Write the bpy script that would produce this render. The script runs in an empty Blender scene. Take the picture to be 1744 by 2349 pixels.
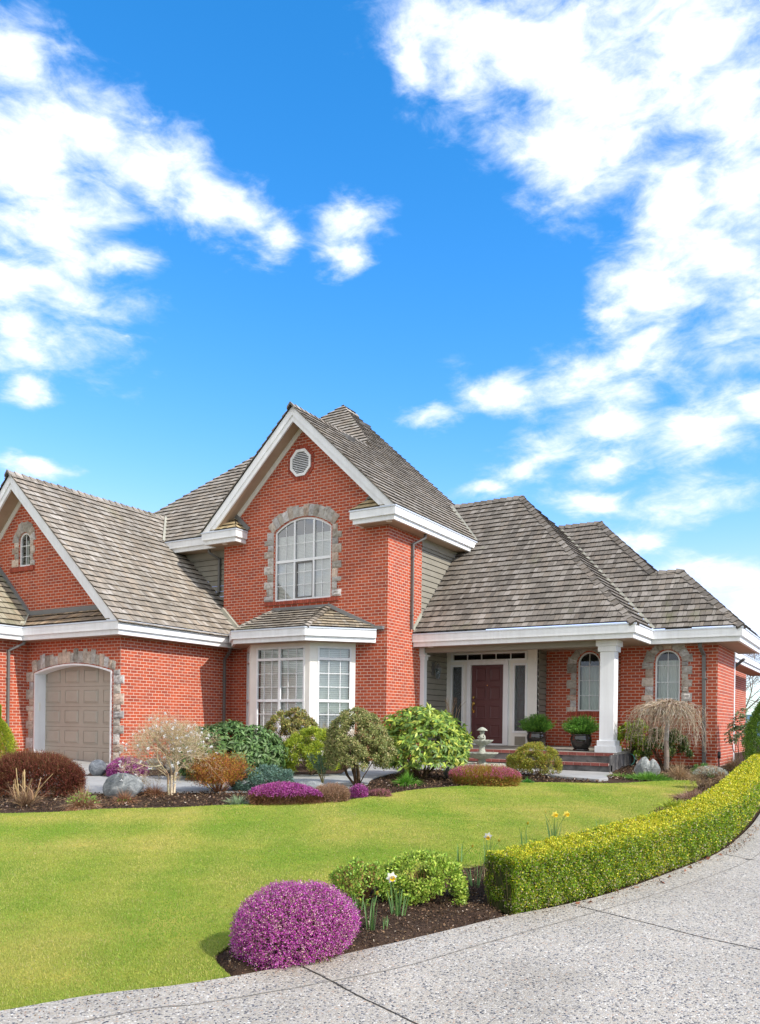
import bpy, bmesh, math, random
import numpy as np
from mathutils import Vector as V
from mathutils.geometry import tessellate_polygon
R=math.radians
random.seed(7); RNG=np.random.default_rng(7)
COL=bpy.context.scene.collection
ZL,ZU=3.457,6.552          # top of the lower and of the upper gutters
EYE=1.032

# ---------------------------------------------------------------- materials
def nmat(name, rough=.6, spec=.3):
    m=bpy.data.materials.new(name); m.use_nodes=True
    nt=m.node_tree; b=nt.nodes['Principled BSDF']
    b.inputs['Roughness'].default_value=rough; b.inputs['Specular IOR Level'].default_value=spec
    return m,nt,b
def nd(nt,t,**k):
    n=nt.nodes.new(t)
    for a,v in k.items():
        if a.startswith('i_'):
            key=a[2:]; key=int(key) if key.isdigit() else key.replace('_',' ')
            n.inputs[key].default_value=v
        else: setattr(n,a,v)
    return n
def ramp(nt,stops,interp='LINEAR'):
    n=nt.nodes.new('ShaderNodeValToRGB'); cr=n.color_ramp; cr.interpolation=interp
    while len(cr.elements)<len(stops): cr.elements.new(.5)
    for e,(p,c) in zip(cr.elements,stops):
        e.position=p; e.color=(*c,1) if len(c)==3 else c
    return n
def bump(nt,b,h,strength,dist):
    n=nd(nt,'ShaderNodeBump'); n.inputs['Strength'].default_value=strength; n.inputs['Distance'].default_value=dist
    nt.links.new(h,n.inputs['Height']); nt.links.new(n.outputs[0],b.inputs['Normal'])
def mix(nt,fac,a,bb,blend='MIX'):
    n=nt.nodes.new('ShaderNodeMix'); n.data_type='RGBA'; n.blend_type=blend
    for s,v in ((0,fac),(6,a),(7,bb)):
        if isinstance(v,(int,float)): n.inputs[s].default_value=v
        elif isinstance(v,tuple): n.inputs[s].default_value=(*v,1)
        else: nt.links.new(v,n.inputs[s])
    return n.outputs[2]
def noise(nt,vec,scale,detail=4,rough=.55,dist=0):
    n=nd(nt,'ShaderNodeTexNoise'); n.inputs['Scale'].default_value=scale; n.inputs['Detail'].default_value=detail
    n.inputs['Roughness'].default_value=rough; n.inputs['Distortion'].default_value=dist
    if vec is not None: nt.links.new(vec,n.inputs['Vector'])
    return n.outputs['Fac']
def mapping(nt,vec,scale=(1,1,1),loc=(0,0,0),rot=(0,0,0)):
    n=nd(nt,'ShaderNodeMapping'); n.inputs['Scale'].default_value=scale; n.inputs['Location'].default_value=loc; n.inputs['Rotation'].default_value=rot
    nt.links.new(vec,n.inputs['Vector']); return n.outputs[0]
def geo(nt): return nd(nt,'ShaderNodeNewGeometry').outputs['Position']
def uv(nt): return nd(nt,'ShaderNodeUVMap').outputs[0]
def sramp(nt,fac,stops,interp='LINEAR'):
    r=ramp(nt,stops,interp); nt.links.new(fac,r.inputs[0]); return r.outputs[0]

def m_plain(name,col,rough=.5,var=.08,scale=6,spec=.35,metal=0,bmp=.15,bs=60):
    m,nt,b=nmat(name,rough,spec); b.inputs['Metallic'].default_value=metal
    p=geo(nt); f=noise(nt,p,scale,5,.6)
    lo=tuple(max(0,c*(1-var*1.6)) for c in col); hi=tuple(min(1,c*(1+var)) for c in col)
    nt.links.new(sramp(nt,f,[(.3,lo),(.7,hi)]),b.inputs['Base Color'])
    if bmp: bump(nt,b,noise(nt,p,bs,4),bmp,.01)
    return m
def m_trimwhite():
    m,nt,b=nmat('white_paint',.45,.4); p=geo(nt)
    st=noise(nt,mapping(nt,p,(7,7,.45)),1,4,.6); bl=noise(nt,p,1.3,5,.6)
    c=sramp(nt,bl,[(.3,(.77,.78,.80)),(.7,(.86,.87,.885))]); c=mix(nt,.35,c,sramp(nt,st,[(.35,(.80,.79,.77)),(.6,(1.03,1.03,1.03))]),'MULTIPLY')
    nt.links.new(c,b.inputs['Base Color']); bump(nt,b,noise(nt,p,25,4),.08,.01); return m
def m_brick():
    m,nt,b=nmat('brick',.82,.15); u=uv(nt)
    br=nd(nt,'ShaderNodeTexBrick'); nt.links.new(u,br.inputs['Vector'])
    br.offset=.5; br.squash=1
    for k,v in {'Scale':1,'Mortar Size':.0085,'Mortar Smooth':.25,'Bias':-.35,'Brick Width':.2135,'Row Height':.0815}.items(): br.inputs[k].default_value=v
    br.inputs['Color1'].default_value=(.50,.098,.044,1); br.inputs['Color2'].default_value=(.28,.066,.050,1)
    br.inputs['Mortar'].default_value=(.68,.50,.405,1)
    n1=noise(nt,mapping(nt,u,(1.3,2.2,1)),1.6,5,.65); n2=noise(nt,u,45,4,.6)
    c=mix(nt,.30,br.outputs['Color'],sramp(nt,n1,[(.3,(.50,.42,.42)),(.7,(1.2,1.16,1.12))]),'MULTIPLY')
    c=mix(nt,.35,c,sramp(nt,n2,[(.25,(.55,.5,.5)),(.75,(1.25,1.2,1.2))]),'MULTIPLY')
    nt.links.new(c,b.inputs['Base Color'])
    h=nd(nt,'ShaderNodeMath',operation='SUBTRACT'); 
    h2=nd(nt,'ShaderNodeMath',operation='MULTIPLY'); nt.links.new(n2,h2.inputs[0]); h2.inputs[1].default_value=.35
    nt.links.new(h2.outputs[0],h.inputs[0]); nt.links.new(br.outputs['Fac'],h.inputs[1])
    bump(nt,b,h.outputs[0],.7,.008); return m
def m_tint(name,rough=.6,spec=.3,trans=0,noise_scale=0,bmp=0,attr='tint',sheen=0):
    m,nt,b=nmat(name,rough,spec)
    a=nd(nt,'ShaderNodeAttribute',attribute_name=attr); c=a.outputs['Color']
    if noise_scale:
        f=noise(nt,geo(nt),noise_scale,5,.6); c=mix(nt,.6,c,sramp(nt,f,[(.3,(.6,.6,.6)),(.7,(1.2,1.2,1.2))]),'MULTIPLY')
        if bmp: bump(nt,b,f,bmp,.02)
    nt.links.new(c,b.inputs['Base Color'])
    if trans:
        t=nd(nt,'ShaderNodeBsdfTranslucent'); nt.links.new(c,t.inputs['Color'])
        mx=nd(nt,'ShaderNodeMixShader'); mx.inputs[0].default_value=trans
        nt.links.new(b.outputs[0],mx.inputs[1]); nt.links.new(t.outputs[0],mx.inputs[2])
        nt.links.new(mx.outputs[0],nt.nodes['Material Output'].inputs['Surface'])
    return m
def m_shake():
    m,nt,b=nmat('cedar_shake',.85,.15)
    a=nd(nt,'ShaderNodeAttribute',attribute_name='tint').outputs['Color']; u=uv(nt)
    g=noise(nt,mapping(nt,u,(70,5,1)),1,4,.6)          # grain running down the slope
    w=noise(nt,mapping(nt,u,(.9,.5,1)),1.3,5,.6)        # weathering patches
    c=mix(nt,.55,a,sramp(nt,g,[(.25,(.6,.59,.58)),(.75,(1.3,1.3,1.3))]),'MULTIPLY')
    c=mix(nt,.7,c,sramp(nt,w,[(.3,(.72,.70,.66)),(.7,(1.3,1.25,1.2))]),'MULTIPLY')
    mo=noise(nt,geo(nt),.8,5,.7)
    c=mix(nt,sramp(nt,mo,[(.60,(0,0,0)),(.74,(.5,.5,.5))]),c,(.16,.17,.07))
    nt.links.new(c,b.inputs['Base Color']); bump(nt,b,g,.5,.006); return m
def m_stone(name,a_,b_,c_,scale=5):
    m,nt,b=nmat(name,.85,.2); p=geo(nt)
    f=noise(nt,p,scale,7,.65,.6); f2=noise(nt,p,scale*9,4,.6)
    c=sramp(nt,f,[(.28,a_),(.5,b_),(.72,c_)])
    t=nd(nt,'ShaderNodeAttribute',attribute_name='tint').outputs['Color']
    c=mix(nt,1.,c,t,'MULTIPLY'); c=mix(nt,.5,c,sramp(nt,f2,[(.3,(.6,.6,.6)),(.7,(1.25,1.25,1.25))]),'MULTIPLY')
    nt.links.new(c,b.inputs['Base Color']); bump(nt,b,f2,.8,.02); return m
def m_glass(name,reflect=1.,tintc=(.97,.99,.985),bumpy=0,base=.05):
    m=bpy.data.materials.new(name); m.use_nodes=True; nt=m.node_tree; nt.nodes.remove(nt.nodes['Principled BSDF'])
    t=nd(nt,'ShaderNodeBsdfTransparent'); t.inputs[0].default_value=(*tintc,1)
    g=nd(nt,'ShaderNodeBsdfGlossy'); g.inputs['Roughness'].default_value=.02 if not bumpy else .18; g.inputs['Color'].default_value=(.95,.97,1,1)
    lw=nd(nt,'ShaderNodeFresnel'); lw.inputs['IOR'].default_value=1.45
    mm=nd(nt,'ShaderNodeMath',operation='MULTIPLY_ADD'); mm.inputs[1].default_value=1.1*reflect; mm.inputs[2].default_value=base; mm.use_clamp=True
    nt.links.new(lw.outputs[0],mm.inputs[0])
    x=nd(nt,'ShaderNodeMixShader'); nt.links.new(mm.outputs[0],x.inputs[0]); nt.links.new(t.outputs[0],x.inputs[1]); nt.links.new(g.outputs[0],x.inputs[2])
    nt.links.new(x.outputs[0],nt.nodes['Material Output'].inputs['Surface'])
    p=geo(nt)
    bn=nd(nt,'ShaderNodeBump'); bn.inputs['Strength'].default_value=.05 if not bumpy else .9; bn.inputs['Distance'].default_value=.02
    f=noise(nt,p,1.2,2) if not bumpy else noise(nt,mapping(nt,p,(60,60,22)),1,3,.6)
    nt.links.new(f,bn.inputs['Height'])
    nt.links.new(bn.outputs[0],g.inputs['Normal'])
    return m
M={}
M['brick']=m_brick(); M['shake']=m_shake()
M['white']=m_trimwhite()
M['trim']=m_plain('cream_trim',(.80,.78,.73),.5,.03,3,.35,bmp=.05)
M['siding']=m_plain('taupe_siding',(.27,.25,.205),.6,.06,4,.25)
M['taupe']=m_plain('taupe_paint',(.30,.275,.225),.55,.04,4,.3)
M['garage']=m_plain('garage_paint',(.40,.365,.31),.5,.04,3,.35,bmp=.08,bs=90)
M['door']=m_plain('plum_paint',(.105,.035,.036),.4,.06,4,.45,bmp=.06)
M['soffit']=m_plain('soffit',(.42,.31,.23),.6,.06,3,.25)
M['pipe']=m_plain('downpipe_grey',(.15,.145,.14),.45,.08,3,.45)
M['flash']=m_plain('flashing',(.19,.19,.19),.5,.08,3,.4)
M['palef']=m_plain('pale_flashing',(.40,.39,.32),.5,.12,3,.4)
M['lip']=m_plain('gutter_lip',(.56,.61,.70),.4,.03,3,.5,bmp=0)
M['glass']=m_glass('window_glass',.8,base=.035); M['skyglass']=m_glass('upper_window_glass',base=.17); M['rain']=m_glass('textured_glass',1.3,(.42,.52,.55),1); M['darkglass']=m_glass('dark_glass',.7,(.5,.5,.5))
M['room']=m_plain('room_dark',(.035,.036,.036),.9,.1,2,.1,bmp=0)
M['blind']=m_plain('blind_slats',(.88,.90,.86),.55,.02,3,.3,bmp=0)
M['curtain']=m_plain('sheer_curtain',(.62,.66,.62),.8,.05,5,.1,bmp=.05)
M['brass']=m_plain('brass',(.75,.50,.13),.25,.05,5,.5,metal=1,bmp=0)
M['black']=m_plain('black_enamel',(.012,.012,.013),.35,.1,5,.5,bmp=0)
M['potglaze']=m_plain('pot_glaze',(.013,.011,.011),.10,.2,5,.8,bmp=.02,bs=20)
M['quoin']=m_stone('ledge_stone',(.32,.28,.25),(.56,.52,.48),(.73,.71,.68),9)
M['boulder']=m_stone('granite',(.07,.08,.085),(.20,.215,.22),(.42,.43,.42),6)
M['castle']=m_stone('cast_stone',(.24,.25,.20),(.40,.41,.34),(.55,.55,.47),9)
M['rowlock']=m_tint('rowlock_brick',.8,.15,0,40,.4)
M['mortar']=m_plain('mortar',(.46,.38,.33),.9,.1,8,.1)
M['stepc']=m_plain('weathered_concrete',(.135,.13,.13),.85,.35,5,.15,bmp=.5,bs=35)
M['porchc']=m_plain('porch_slab',(.30,.285,.255),.8,.15,4,.15,bmp=.2,bs=40)
M['concrete']=m_plain('path_concrete',(.36,.36,.35),.85,.12,2.2,.15,bmp=.3,bs=120)
M['foliage']=m_tint('foliage',.45,.35,.28)
M['dull']=m_tint('dull_foliage',.7,.15,.22)
M['bark']=m_tint('bark',.85,.1,0,30,.5)
M['petal']=m_tint('petal',.6,.2,.35)
M['chips']=m_tint('chips',.9,.1)
M['grass']=m_tint('grass_blades',.6,.2,.35)

# ---------------------------------------------------------------- mesh building
def finish(o,label=None,cat=None,group=None,kind=None):
    if label: o['label']=label
    if cat: o['category']=cat
    if group: o['group']=group
    if kind: o['kind']=kind
    return o
def thing(name,label,cat,loc=(0,0,0),rz=0,group=None):
    o=bpy.data.objects.new(name,None); COL.objects.link(o); o.location=loc; o.rotation_euler=(0,0,rz); o.empty_display_size=.1
    return finish(o,label,cat,group)
def copy_tree(o,parent=None):
    c=o.copy(); COL.objects.link(c); c.parent=parent
    for ch in list(o.children): copy_tree(ch,c)
    return c
def autouv(me):
    n=len(me.polygons); uvl=me.uv_layers.new(name='UVMap')
    co=np.empty(len(me.vertices)*3); me.vertices.foreach_get('co',co); co=co.reshape(-1,3)
    nrm=np.empty(n*3); me.polygons.foreach_get('normal',nrm); nrm=nrm.reshape(-1,3)
    lt=np.empty(n,int); me.polygons.foreach_get('loop_total',lt)
    lv=np.empty(len(me.loops),int); me.loops.foreach_get('vertex_index',lv)
    fn=np.repeat(nrm,lt,axis=0)
    hz=np.abs(fn[:,2])>.97
    t=np.stack([-fn[:,1],fn[:,0],np.zeros(len(fn))],1); t[hz]=(1,0,0)
    t/=np.linalg.norm(t,axis=1)[:,None]+1e-9
    b=np.cross(fn,t); b[hz]=(0,1,0)
    p=co[lv]; w=np.stack([(p*t).sum(1),(p*b).sum(1)],1)
    uvl.data.foreach_set('uv',w.ravel().astype(np.float32))
def npmesh(name,co,faces,mat,parent=None,tint=None,loc=None,uvs=False,smooth=False):
    """co (n,3), faces (m,k) int array, tint (m,3)"""
    me=bpy.data.meshes.new(name); m,k=faces.shape
    me.vertices.add(len(co)); me.vertices.foreach_set('co',np.asarray(co,np.float32).ravel())
    me.loops.add(m*k); me.loops.foreach_set('vertex_index',faces.astype(np.int32).ravel())
    me.polygons.add(m); me.polygons.foreach_set('loop_start',np.arange(0,m*k,k,dtype=np.int32)); me.polygons.foreach_set('loop_total',np.full(m,k,np.int32))
    if smooth: me.polygons.foreach_set('use_smooth',np.ones(m,bool))
    me.update(calc_edges=True)
    if tint is not None:
        a=me.attributes.new('tint','FLOAT_COLOR','FACE'); t=np.ones((m,4),np.float32); t[:,:3]=tint; a.data.foreach_set('color',t.ravel())
    if uvs: autouv(me)
    me.materials.append(mat); o=bpy.data.objects.new(name,me); COL.objects.link(o); o.parent=parent
    if loc is not None: o.location=loc
    return o
class MB:
    def __init__(s): s.v=[]; s.f=[]; s.t=[]
    def poly(s,pts,t=(1,1,1)):
        i=len(s.v); s.v+= [tuple(p) for p in pts]; s.f.append(tuple(range(i,i+len(pts)))); s.t.append(t)
    def hexa(s,b,t,tint=(1,1,1)):
        """b,t: 4 bottom pts, 4 top pts"""
        i=len(s.v); s.v+=[tuple(p) for p in b]+[tuple(p) for p in t]
        for f in ((3,2,1,0),(4,5,6,7),(0,1,5,4),(1,2,6,5),(2,3,7,6),(3,0,4,7)): s.f.append(tuple(i+k for k in f)); s.t.append(tint)
    def box(s,x0,x1,y0,y1,z0,z1,t=(1,1,1)):
        s.hexa([(x0,y0,z0),(x1,y0,z0),(x1,y1,z0),(x0,y1,z0)],[(x0,y0,z1),(x1,y0,z1),(x1,y1,z1),(x0,y1,z1)],t)
    def pbox(s,P,u0,u1,z0,z1,d0,d1,t=(1,1,1)):
        s.hexa([P(u0,z0,d1),P(u1,z0,d1),P(u1,z0,d0),P(u0,z0,d0)],[P(u0,z1,d1),P(u1,z1,d1),P(u1,z1,d0),P(u0,z1,d0)],t)
    def bar(s,a,b,w,h,up=V((0,0,1)),t=(1,1,1)):
        a=V(a);b=V(b); d=(b-a).normalized(); x=d.cross(up)
        if x.length<1e-4: x=d.cross(V((0,1,0)))
        x.normalize(); y=x.cross(d).normalized(); x=x*w/2; y=y*h/2
        s.hexa([a-x-y,a+x-y,b+x-y,b-x-y],[a-x+y,a+x+y,b+x+y,b-x+y],t)
    def tube(s,pts,rad,n=6,t=(1,1,1),cap=True):
        pts=[V(p) for p in pts]; rings=[]; up=None
        for k,p in enumerate(pts):
            d=(pts[min(k+1,len(pts)-1)]-pts[max(k-1,0)])
            if d.length<1e-9: d=V((0,0,1))
            d.normalize()
            if up is None: up=V((0,0,1)) if abs(d.z)<.9 else V((1,0,0))
            x=d.cross(up); 
            if x.length<1e-5: x=d.cross(V((1,.3,0)))
            x.normalize(); y=d.cross(x); up=-y if False else up
            r=rad[k] if isinstance(rad,(list,tuple)) else rad
            i=len(s.v); rings.append(i)
            for j in range(n):
                a=2*math.pi*j/n; s.v.append(tuple(p+x*(r*math.cos(a))+y*(r*math.sin(a))))
        for a,b in zip(rings,rings[1:]):
            for j in range(n): s.f.append((a+j,a+(j+1)%n,b+(j+1)%n,b+j)); s.t.append(t)
        if cap: s.f.append(tuple(rings[0]+j for j in range(n-1,-1,-1))); s.t.append(t); s.f.append(tuple(rings[-1]+j for j in range(n))); s.t.append(t)
    def lathe(s,prof,c=(0,0,0),n=24,t=(1,1,1),wave=None):
        i0=len(s.v)
        for k,(r,z) in enumerate(prof):
            for j in range(n):
                a=2*math.pi*j/n; rr=r*(1+(wave(k,a) if wave else 0)); s.v.append((c[0]+rr*math.cos(a),c[1]+rr*math.sin(a),c[2]+z))
        for k in range(len(prof)-1):
            for j in range(n):
                a=i0+k*n+j; b=i0+k*n+(j+1)%n; s.f.append((a,b,b+n,a+n)); s.t.append(t)
    def ring(s,P,outer,inner,d0,d1,t=(1,1,1)):
        """frame between two 2D loops, extruded from depth d0 (front) to d1 (back)"""
        n=len(outer)
        for k in range(n):
            a,b=outer[k],outer[(k+1)%n]; c,e=inner[k],inner[(k+1)%n]
            s.poly([P(*a,d0),P(*b,d0),P(*e,d0),P(*c,d0)],t)
            s.poly([P(*a,d1),P(*b,d1),P(*b,d0),P(*a,d0)],t)
            s.poly([P(*c,d0),P(*e,d0),P(*e,d1),P(*c,d1)],t)
    def build(s,name,mat,parent=None,smooth=False,label=None,bevel=0):
        off=V((0,0,0)); q=parent
        while q is not None: off+=V(q.location); q=q.parent
        me=bpy.data.meshes.new(name); me.from_pydata([(x-off.x,y-off.y,z-off.z) for x,y,z in s.v],[],s.f)
        a=me.attributes.new('tint','FLOAT_COLOR','FACE'); a.data.foreach_set('color',np.array([(*t,1) for t in s.t],np.float32).ravel())
        me.validate(); 
        bm=bmesh.new(); bm.from_mesh(me); bmesh.ops.remove_doubles(bm,verts=bm.verts,dist=1e-5) if smooth else None
        bm.to_mesh(me); bm.free()
        # uv in world metres
        me.transform(__import__('mathutils').Matrix.Translation(off)); autouv(me); me.transform(__import__('mathutils').Matrix.Translation(-off))
        if smooth:
            for p in me.polygons: p.use_smooth=True
        me.materials.append(mat); o=bpy.data.objects.new(name,me); COL.objects.link(o); o.parent=parent
        if bevel:
            b=o.modifiers.new('b','BEVEL'); b.width=bevel; b.segments=2; b.limit_method='ANGLE'
        if label: o['label']=label
        return o
def plane(O,U,N):
    O=V(O);U=V(U);N=V(N)
    def P(u,z,d=0): return O+U*u+N*d+V((0,0,z))
    return P
def front(y): return plane((0,y,0),(1,0,0),(0,-1,0))        # u = world x
def side(x): return plane((x,0,0),(0,1,0),(1,0,0))          # u = world y
def back(y): return plane((0,y,0),(1,0,0),(0,1,0))
def wall(mb,P,outer,holes=(),reveal=.12,d=0):
    loops=[[V((u,z,0)) for u,z in outer]]+[[V((u,z,0)) for u,z in h] for h in holes]
    flat=[p for l in loops for p in l]
    for a,b,c in tessellate_polygon(loops):
        pa,pb,pc=flat[a],flat[b],flat[c]
        if (pb-pa).cross(pc-pa).z<0: pb,pc=pc,pb
        pts=[P(p.x,p.y,d) for p in (pa,pb,pc)]
        n=(P(0,0,1)-P(0,0,0))
        if (pts[1]-pts[0]).cross(pts[2]-pts[0]).dot(n)<0: pts.reverse()
        mb.poly(pts)
    for h in holes:
        for k in range(len(h)):
            a,b=h[k],h[(k+1)%len(h)]; mb.poly([P(*a,d),P(*b,d),P(*b,d-reveal),P(*a,d-reveal)])
def arch(u0,u1,z0,zs,rise,inset=0,n=14):
    """outline with an arched head, counter-clockwise from bottom left"""
    c=(u0+u1)/2; w=(u1-u0)/2; r=(w*w+rise*rise)/(2*rise); zc=zs+rise-r
    u0+=inset;u1-=inset; z0+=inset; r2=r-inset; w2=w-inset
    a0=math.asin(min(1,w2/r2)); pts=[(u0,z0),(u1,z0)]
    for k in range(n+1):
        a=a0-2*a0*k/n; pts.append((c+r2*math.sin(a),zc+r2*math.cos(a)))
    return pts
def archtop(u0,u1,zs,rise,inset,u):
    c=(u0+u1)/2; w=(u1-u0)/2; r=(w*w+rise*rise)/(2*rise); zc=zs+rise-r; r-=inset
    return zc+math.sqrt(max(0,r*r-(u-c)**2))
def rect(u0,u1,z0,z1,i=0): return [(u0+i,z0+i),(u1-i,z0+i),(u1-i,z1-i),(u0+i,z1-i)]

# ---------------------------------------------------------------- terrain
def gz(x,y):
    d=max(0,-.522*x+.853*y); r=.853*x+.522*y
    if y<-6 : d=0
    return -.11*math.exp(-((x+7)/2.7)**2-((y-18.9)/.95)**2)-.033*max(0,20.7-d)-.02*max(0,min(-r,8))*min(1,max(0,(24-d)/3))*min(1,d/12)
def gza(x,y):
    d=np.maximum(0,-.522*x+.853*y); r=.853*x+.522*y
    return -.11*np.exp(-((x+7)/2.7)**2-((y-18.9)/.95)**2)-.033*np.maximum(0,20.7-d)-.02*np.clip(-r,0,8)*np.clip((24-d)/3,0,1)*np.clip(d/12,0,1)
def depth(x,y): return -.522*x+.853*y
def inpoly(px,py,poly):
    c=np.zeros(px.shape,bool); n=len(poly)
    for i in range(n):
        x0,y0=poly[i]; x1,y1=poly[(i+1)%n]
        if y0==y1: continue
        hit=((y0>py)!=(y1>py))&(px<(x1-x0)*(py-y0)/(y1-y0)+x0); c^=hit
    return c
def edgedist(px,py,poly):
    d=np.full(px.shape,1e9); n=len(poly)
    for i in range(n):
        a=np.array(poly[i]); b=np.array(poly[(i+1)%n]); ab=b-a; L=ab@ab+1e-12
        t=np.clip(((px-a[0])*ab[0]+(py-a[1])*ab[1])/L,0,1)
        d=np.minimum(d,np.hypot(px-a[0]-t*ab[0],py-a[1]-t*ab[1]))
    return d
def sheet(name,poly,off,mat,step=.5,edge=.0,**k):
    bm=bmesh.new(); vs=[bm.verts.new((x,y,0)) for x,y in poly]; bm.faces.new(vs); bmesh.ops.triangulate(bm,faces=bm.faces[:])
    xs=[p[0] for p in poly]; ys=[p[1] for p in poly]
    for ax,lo,hi in ((0,min(xs),max(xs)),(1,min(ys),max(ys))):
        c=math.floor(lo/step)*step
        while c<hi:
            no=[0,0,0]; no[ax]=1; co=[0,0,0]; co[ax]=c
            bmesh.ops.bisect_plane(bm,geom=bm.verts[:]+bm.edges[:]+bm.faces[:],plane_co=co,plane_no=no); c+=step
    bmesh.ops.triangulate(bm,faces=bm.faces[:])
    for v in bm.verts: v.co.z=gz(v.co.x,v.co.y)+off
    bm.normal_update()
    for f in bm.faces:
        if f.normal.z<0: f.normal_flip()
    if edge:
        be=[e for e in bm.edges if e.is_boundary]; r=bmesh.ops.extrude_edge_only(bm,edges=be)
        for g in r['geom']:
            if isinstance(g,bmesh.types.BMVert): g.co.z-=edge
    me=bpy.data.meshes.new(name); bm.to_mesh(me); bm.free(); autouv(me); me.materials.append(mat)
    o=bpy.data.objects.new(name,me); COL.objects.link(o); return finish(o,**k)
# ================================================================ THE HOUSE
house=thing('brick_house','large two storey red brick house with grey cedar shake roofs and white gutters','house',(-11.0,18.3,0))
# ---- brick walls, each its own part
def wpart(name,P,outer,holes=(),mat='brick',reveal=.12,parent=house,d=0,label=None):
    mb=MB(); wall(mb,P,outer,holes,reveal,d); return mb.build(name,M[mat],parent,label=label)
GW=arch(-19.85,-16.72,-.35,2.25,.22)
SW=arch(-20.61,-20.13,5.24,5.93,.25)
wpart('gable_wall',front(14.19),[(-24.3,3.0),(-20.21,3.0),(-20.21,-.35),(-16.42,-.35),(-16.42,3.76),(-20.35,7.56),(-24.3,3.75)],[GW,SW])
wpart('side_wall',side(-16.42),[(14.19,-.35),(18.33,-.35),(18.33,3.6),(14.19,3.6)])
wpart('side_wall',side(-20.21),[(8.5,-.5),(14.19,-.5),(14.19,3.6),(8.5,3.6)])
BW=arch(-14.82,-12.86,4.43,6.40,.34)
wpart('gable_wall',front(18.33),[(-16.75,-.3),(-11.035,-.3),(-11.035,6.86),(-13.87,9.5),(-16.75,6.8)],[BW])
wpart('side_wall',side(-11.035),[(18.33,-.3),(20.18,-.3),(20.18,6.4),(18.33,6.4)])
RWN=arch(-5.04,-4.41,1.30,2.68,.315)
wpart('front_wall',front(22.08),[(-5.94,-.3),(-3.50,-.3),(-3.50,3.3),(-5.94,3.3)],[RWN])
wpart('side_wall',side(-3.50),[(22.08,-.3),(24.86,-.3),(24.86,3.3),(22.08,3.3)])
PW=arch(-7.25,-6.62,1.40,2.74,.315)
wpart('porch_wall',front(22.50),[(-8.18,.2),(-5.94,.2),(-5.94,3.3),(-8.18,3.3)],[PW])
wpart('porch_wall',plane((-5.94,0,0),(0,1,0),(-1,0,0)),[(22.08,.2),(22.5,.2),(22.5,3.3),(22.08,3.3)])
# hidden bodies keep the sun out
for bx in ((-24.2,-20.3,14.35,18.2,-.3,3.2),(-16.9,-16.44,18.5,25,0,6.3),(-24.2,-23.9,14.35,24,0,3.4),(-10.9,-6.2,22.72,25,0,3.2),(-5.7,-3.75,24.8,24.84,0,3.2),(-22,-12,26.6,26.7,0,6.4),(-16.7,-11.3,25.0,25.2,0,6.4)):
    mb=MB(); mb.box(*bx); mb.build('back_wall',M['room'],house)
wpart('rear_wall',side(-4.75),[(27.9,-.2),(37,-.2),(37,3.3),(27.9,3.3)])
mb=MB(); mb.box(-16.40,-16.30,14.22,17.4,-.45,-.10); mb.build('foundation',M['concrete'],house)

# ---- lap siding: overlapping boards with a dark shadow line
def lap(P,u0,u1,z0,z1,clip=None,exp=.165):
    mb=MB(); z=z0
    while z<z1-1e-3:
        zt=min(z+exp-.012,z1); a,b=(u0,u1) if clip is None else clip(z,zt)
        if b-a>.03:
            if clip is None: mb.hexa([P(a,z,.034),P(b,z,.034),P(b,z,-.03),P(a,z,-.03)],[P(a,zt,.008),P(b,zt,.008),P(b,zt,-.03),P(a,zt,-.03)])
            else:
                (a0,b0),(a1,b1)=clip(z,z),clip(zt,zt)
                mb.hexa([P(a0,z,.030),P(b0,z,.030),P(b0,z,-.03),P(a0,z,-.03)],[P(a1,zt,.008),P(b1,zt,.008),P(b1,zt,-.03),P(a1,zt,-.03)])
        z+=exp
    return mb
lap(side(-11.10),20.18,21.9,.35,3.13).build('lap_siding',M['siding'],house)
lap(side(-8.20),21.9,22.5,.40,3.13).build('lap_siding',M['siding'],house)
lap(side(-11.08),20.18,25.5,3.6,6.2,clip=lambda z,zt:(20.18,24.6)).build('lap_siding',M['siding'],house)
lap(front(18.80),-20,-16.75,3.5,6.24,clip=lambda z,zt:(-20.2,-16.7)).build('lap_siding',M['siding'],house)
mb=MB(); mb.pbox(side(-11.06),20.18,25.4,6.0,6.22,.035,.0); mb.build('frieze_board',M['taupe'],house)
mb=MB(); mb.pbox(front(18.80),-20,-16.75,6.02,6.24,.05,0); mb.build('frieze_board',M['taupe'],house)

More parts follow.
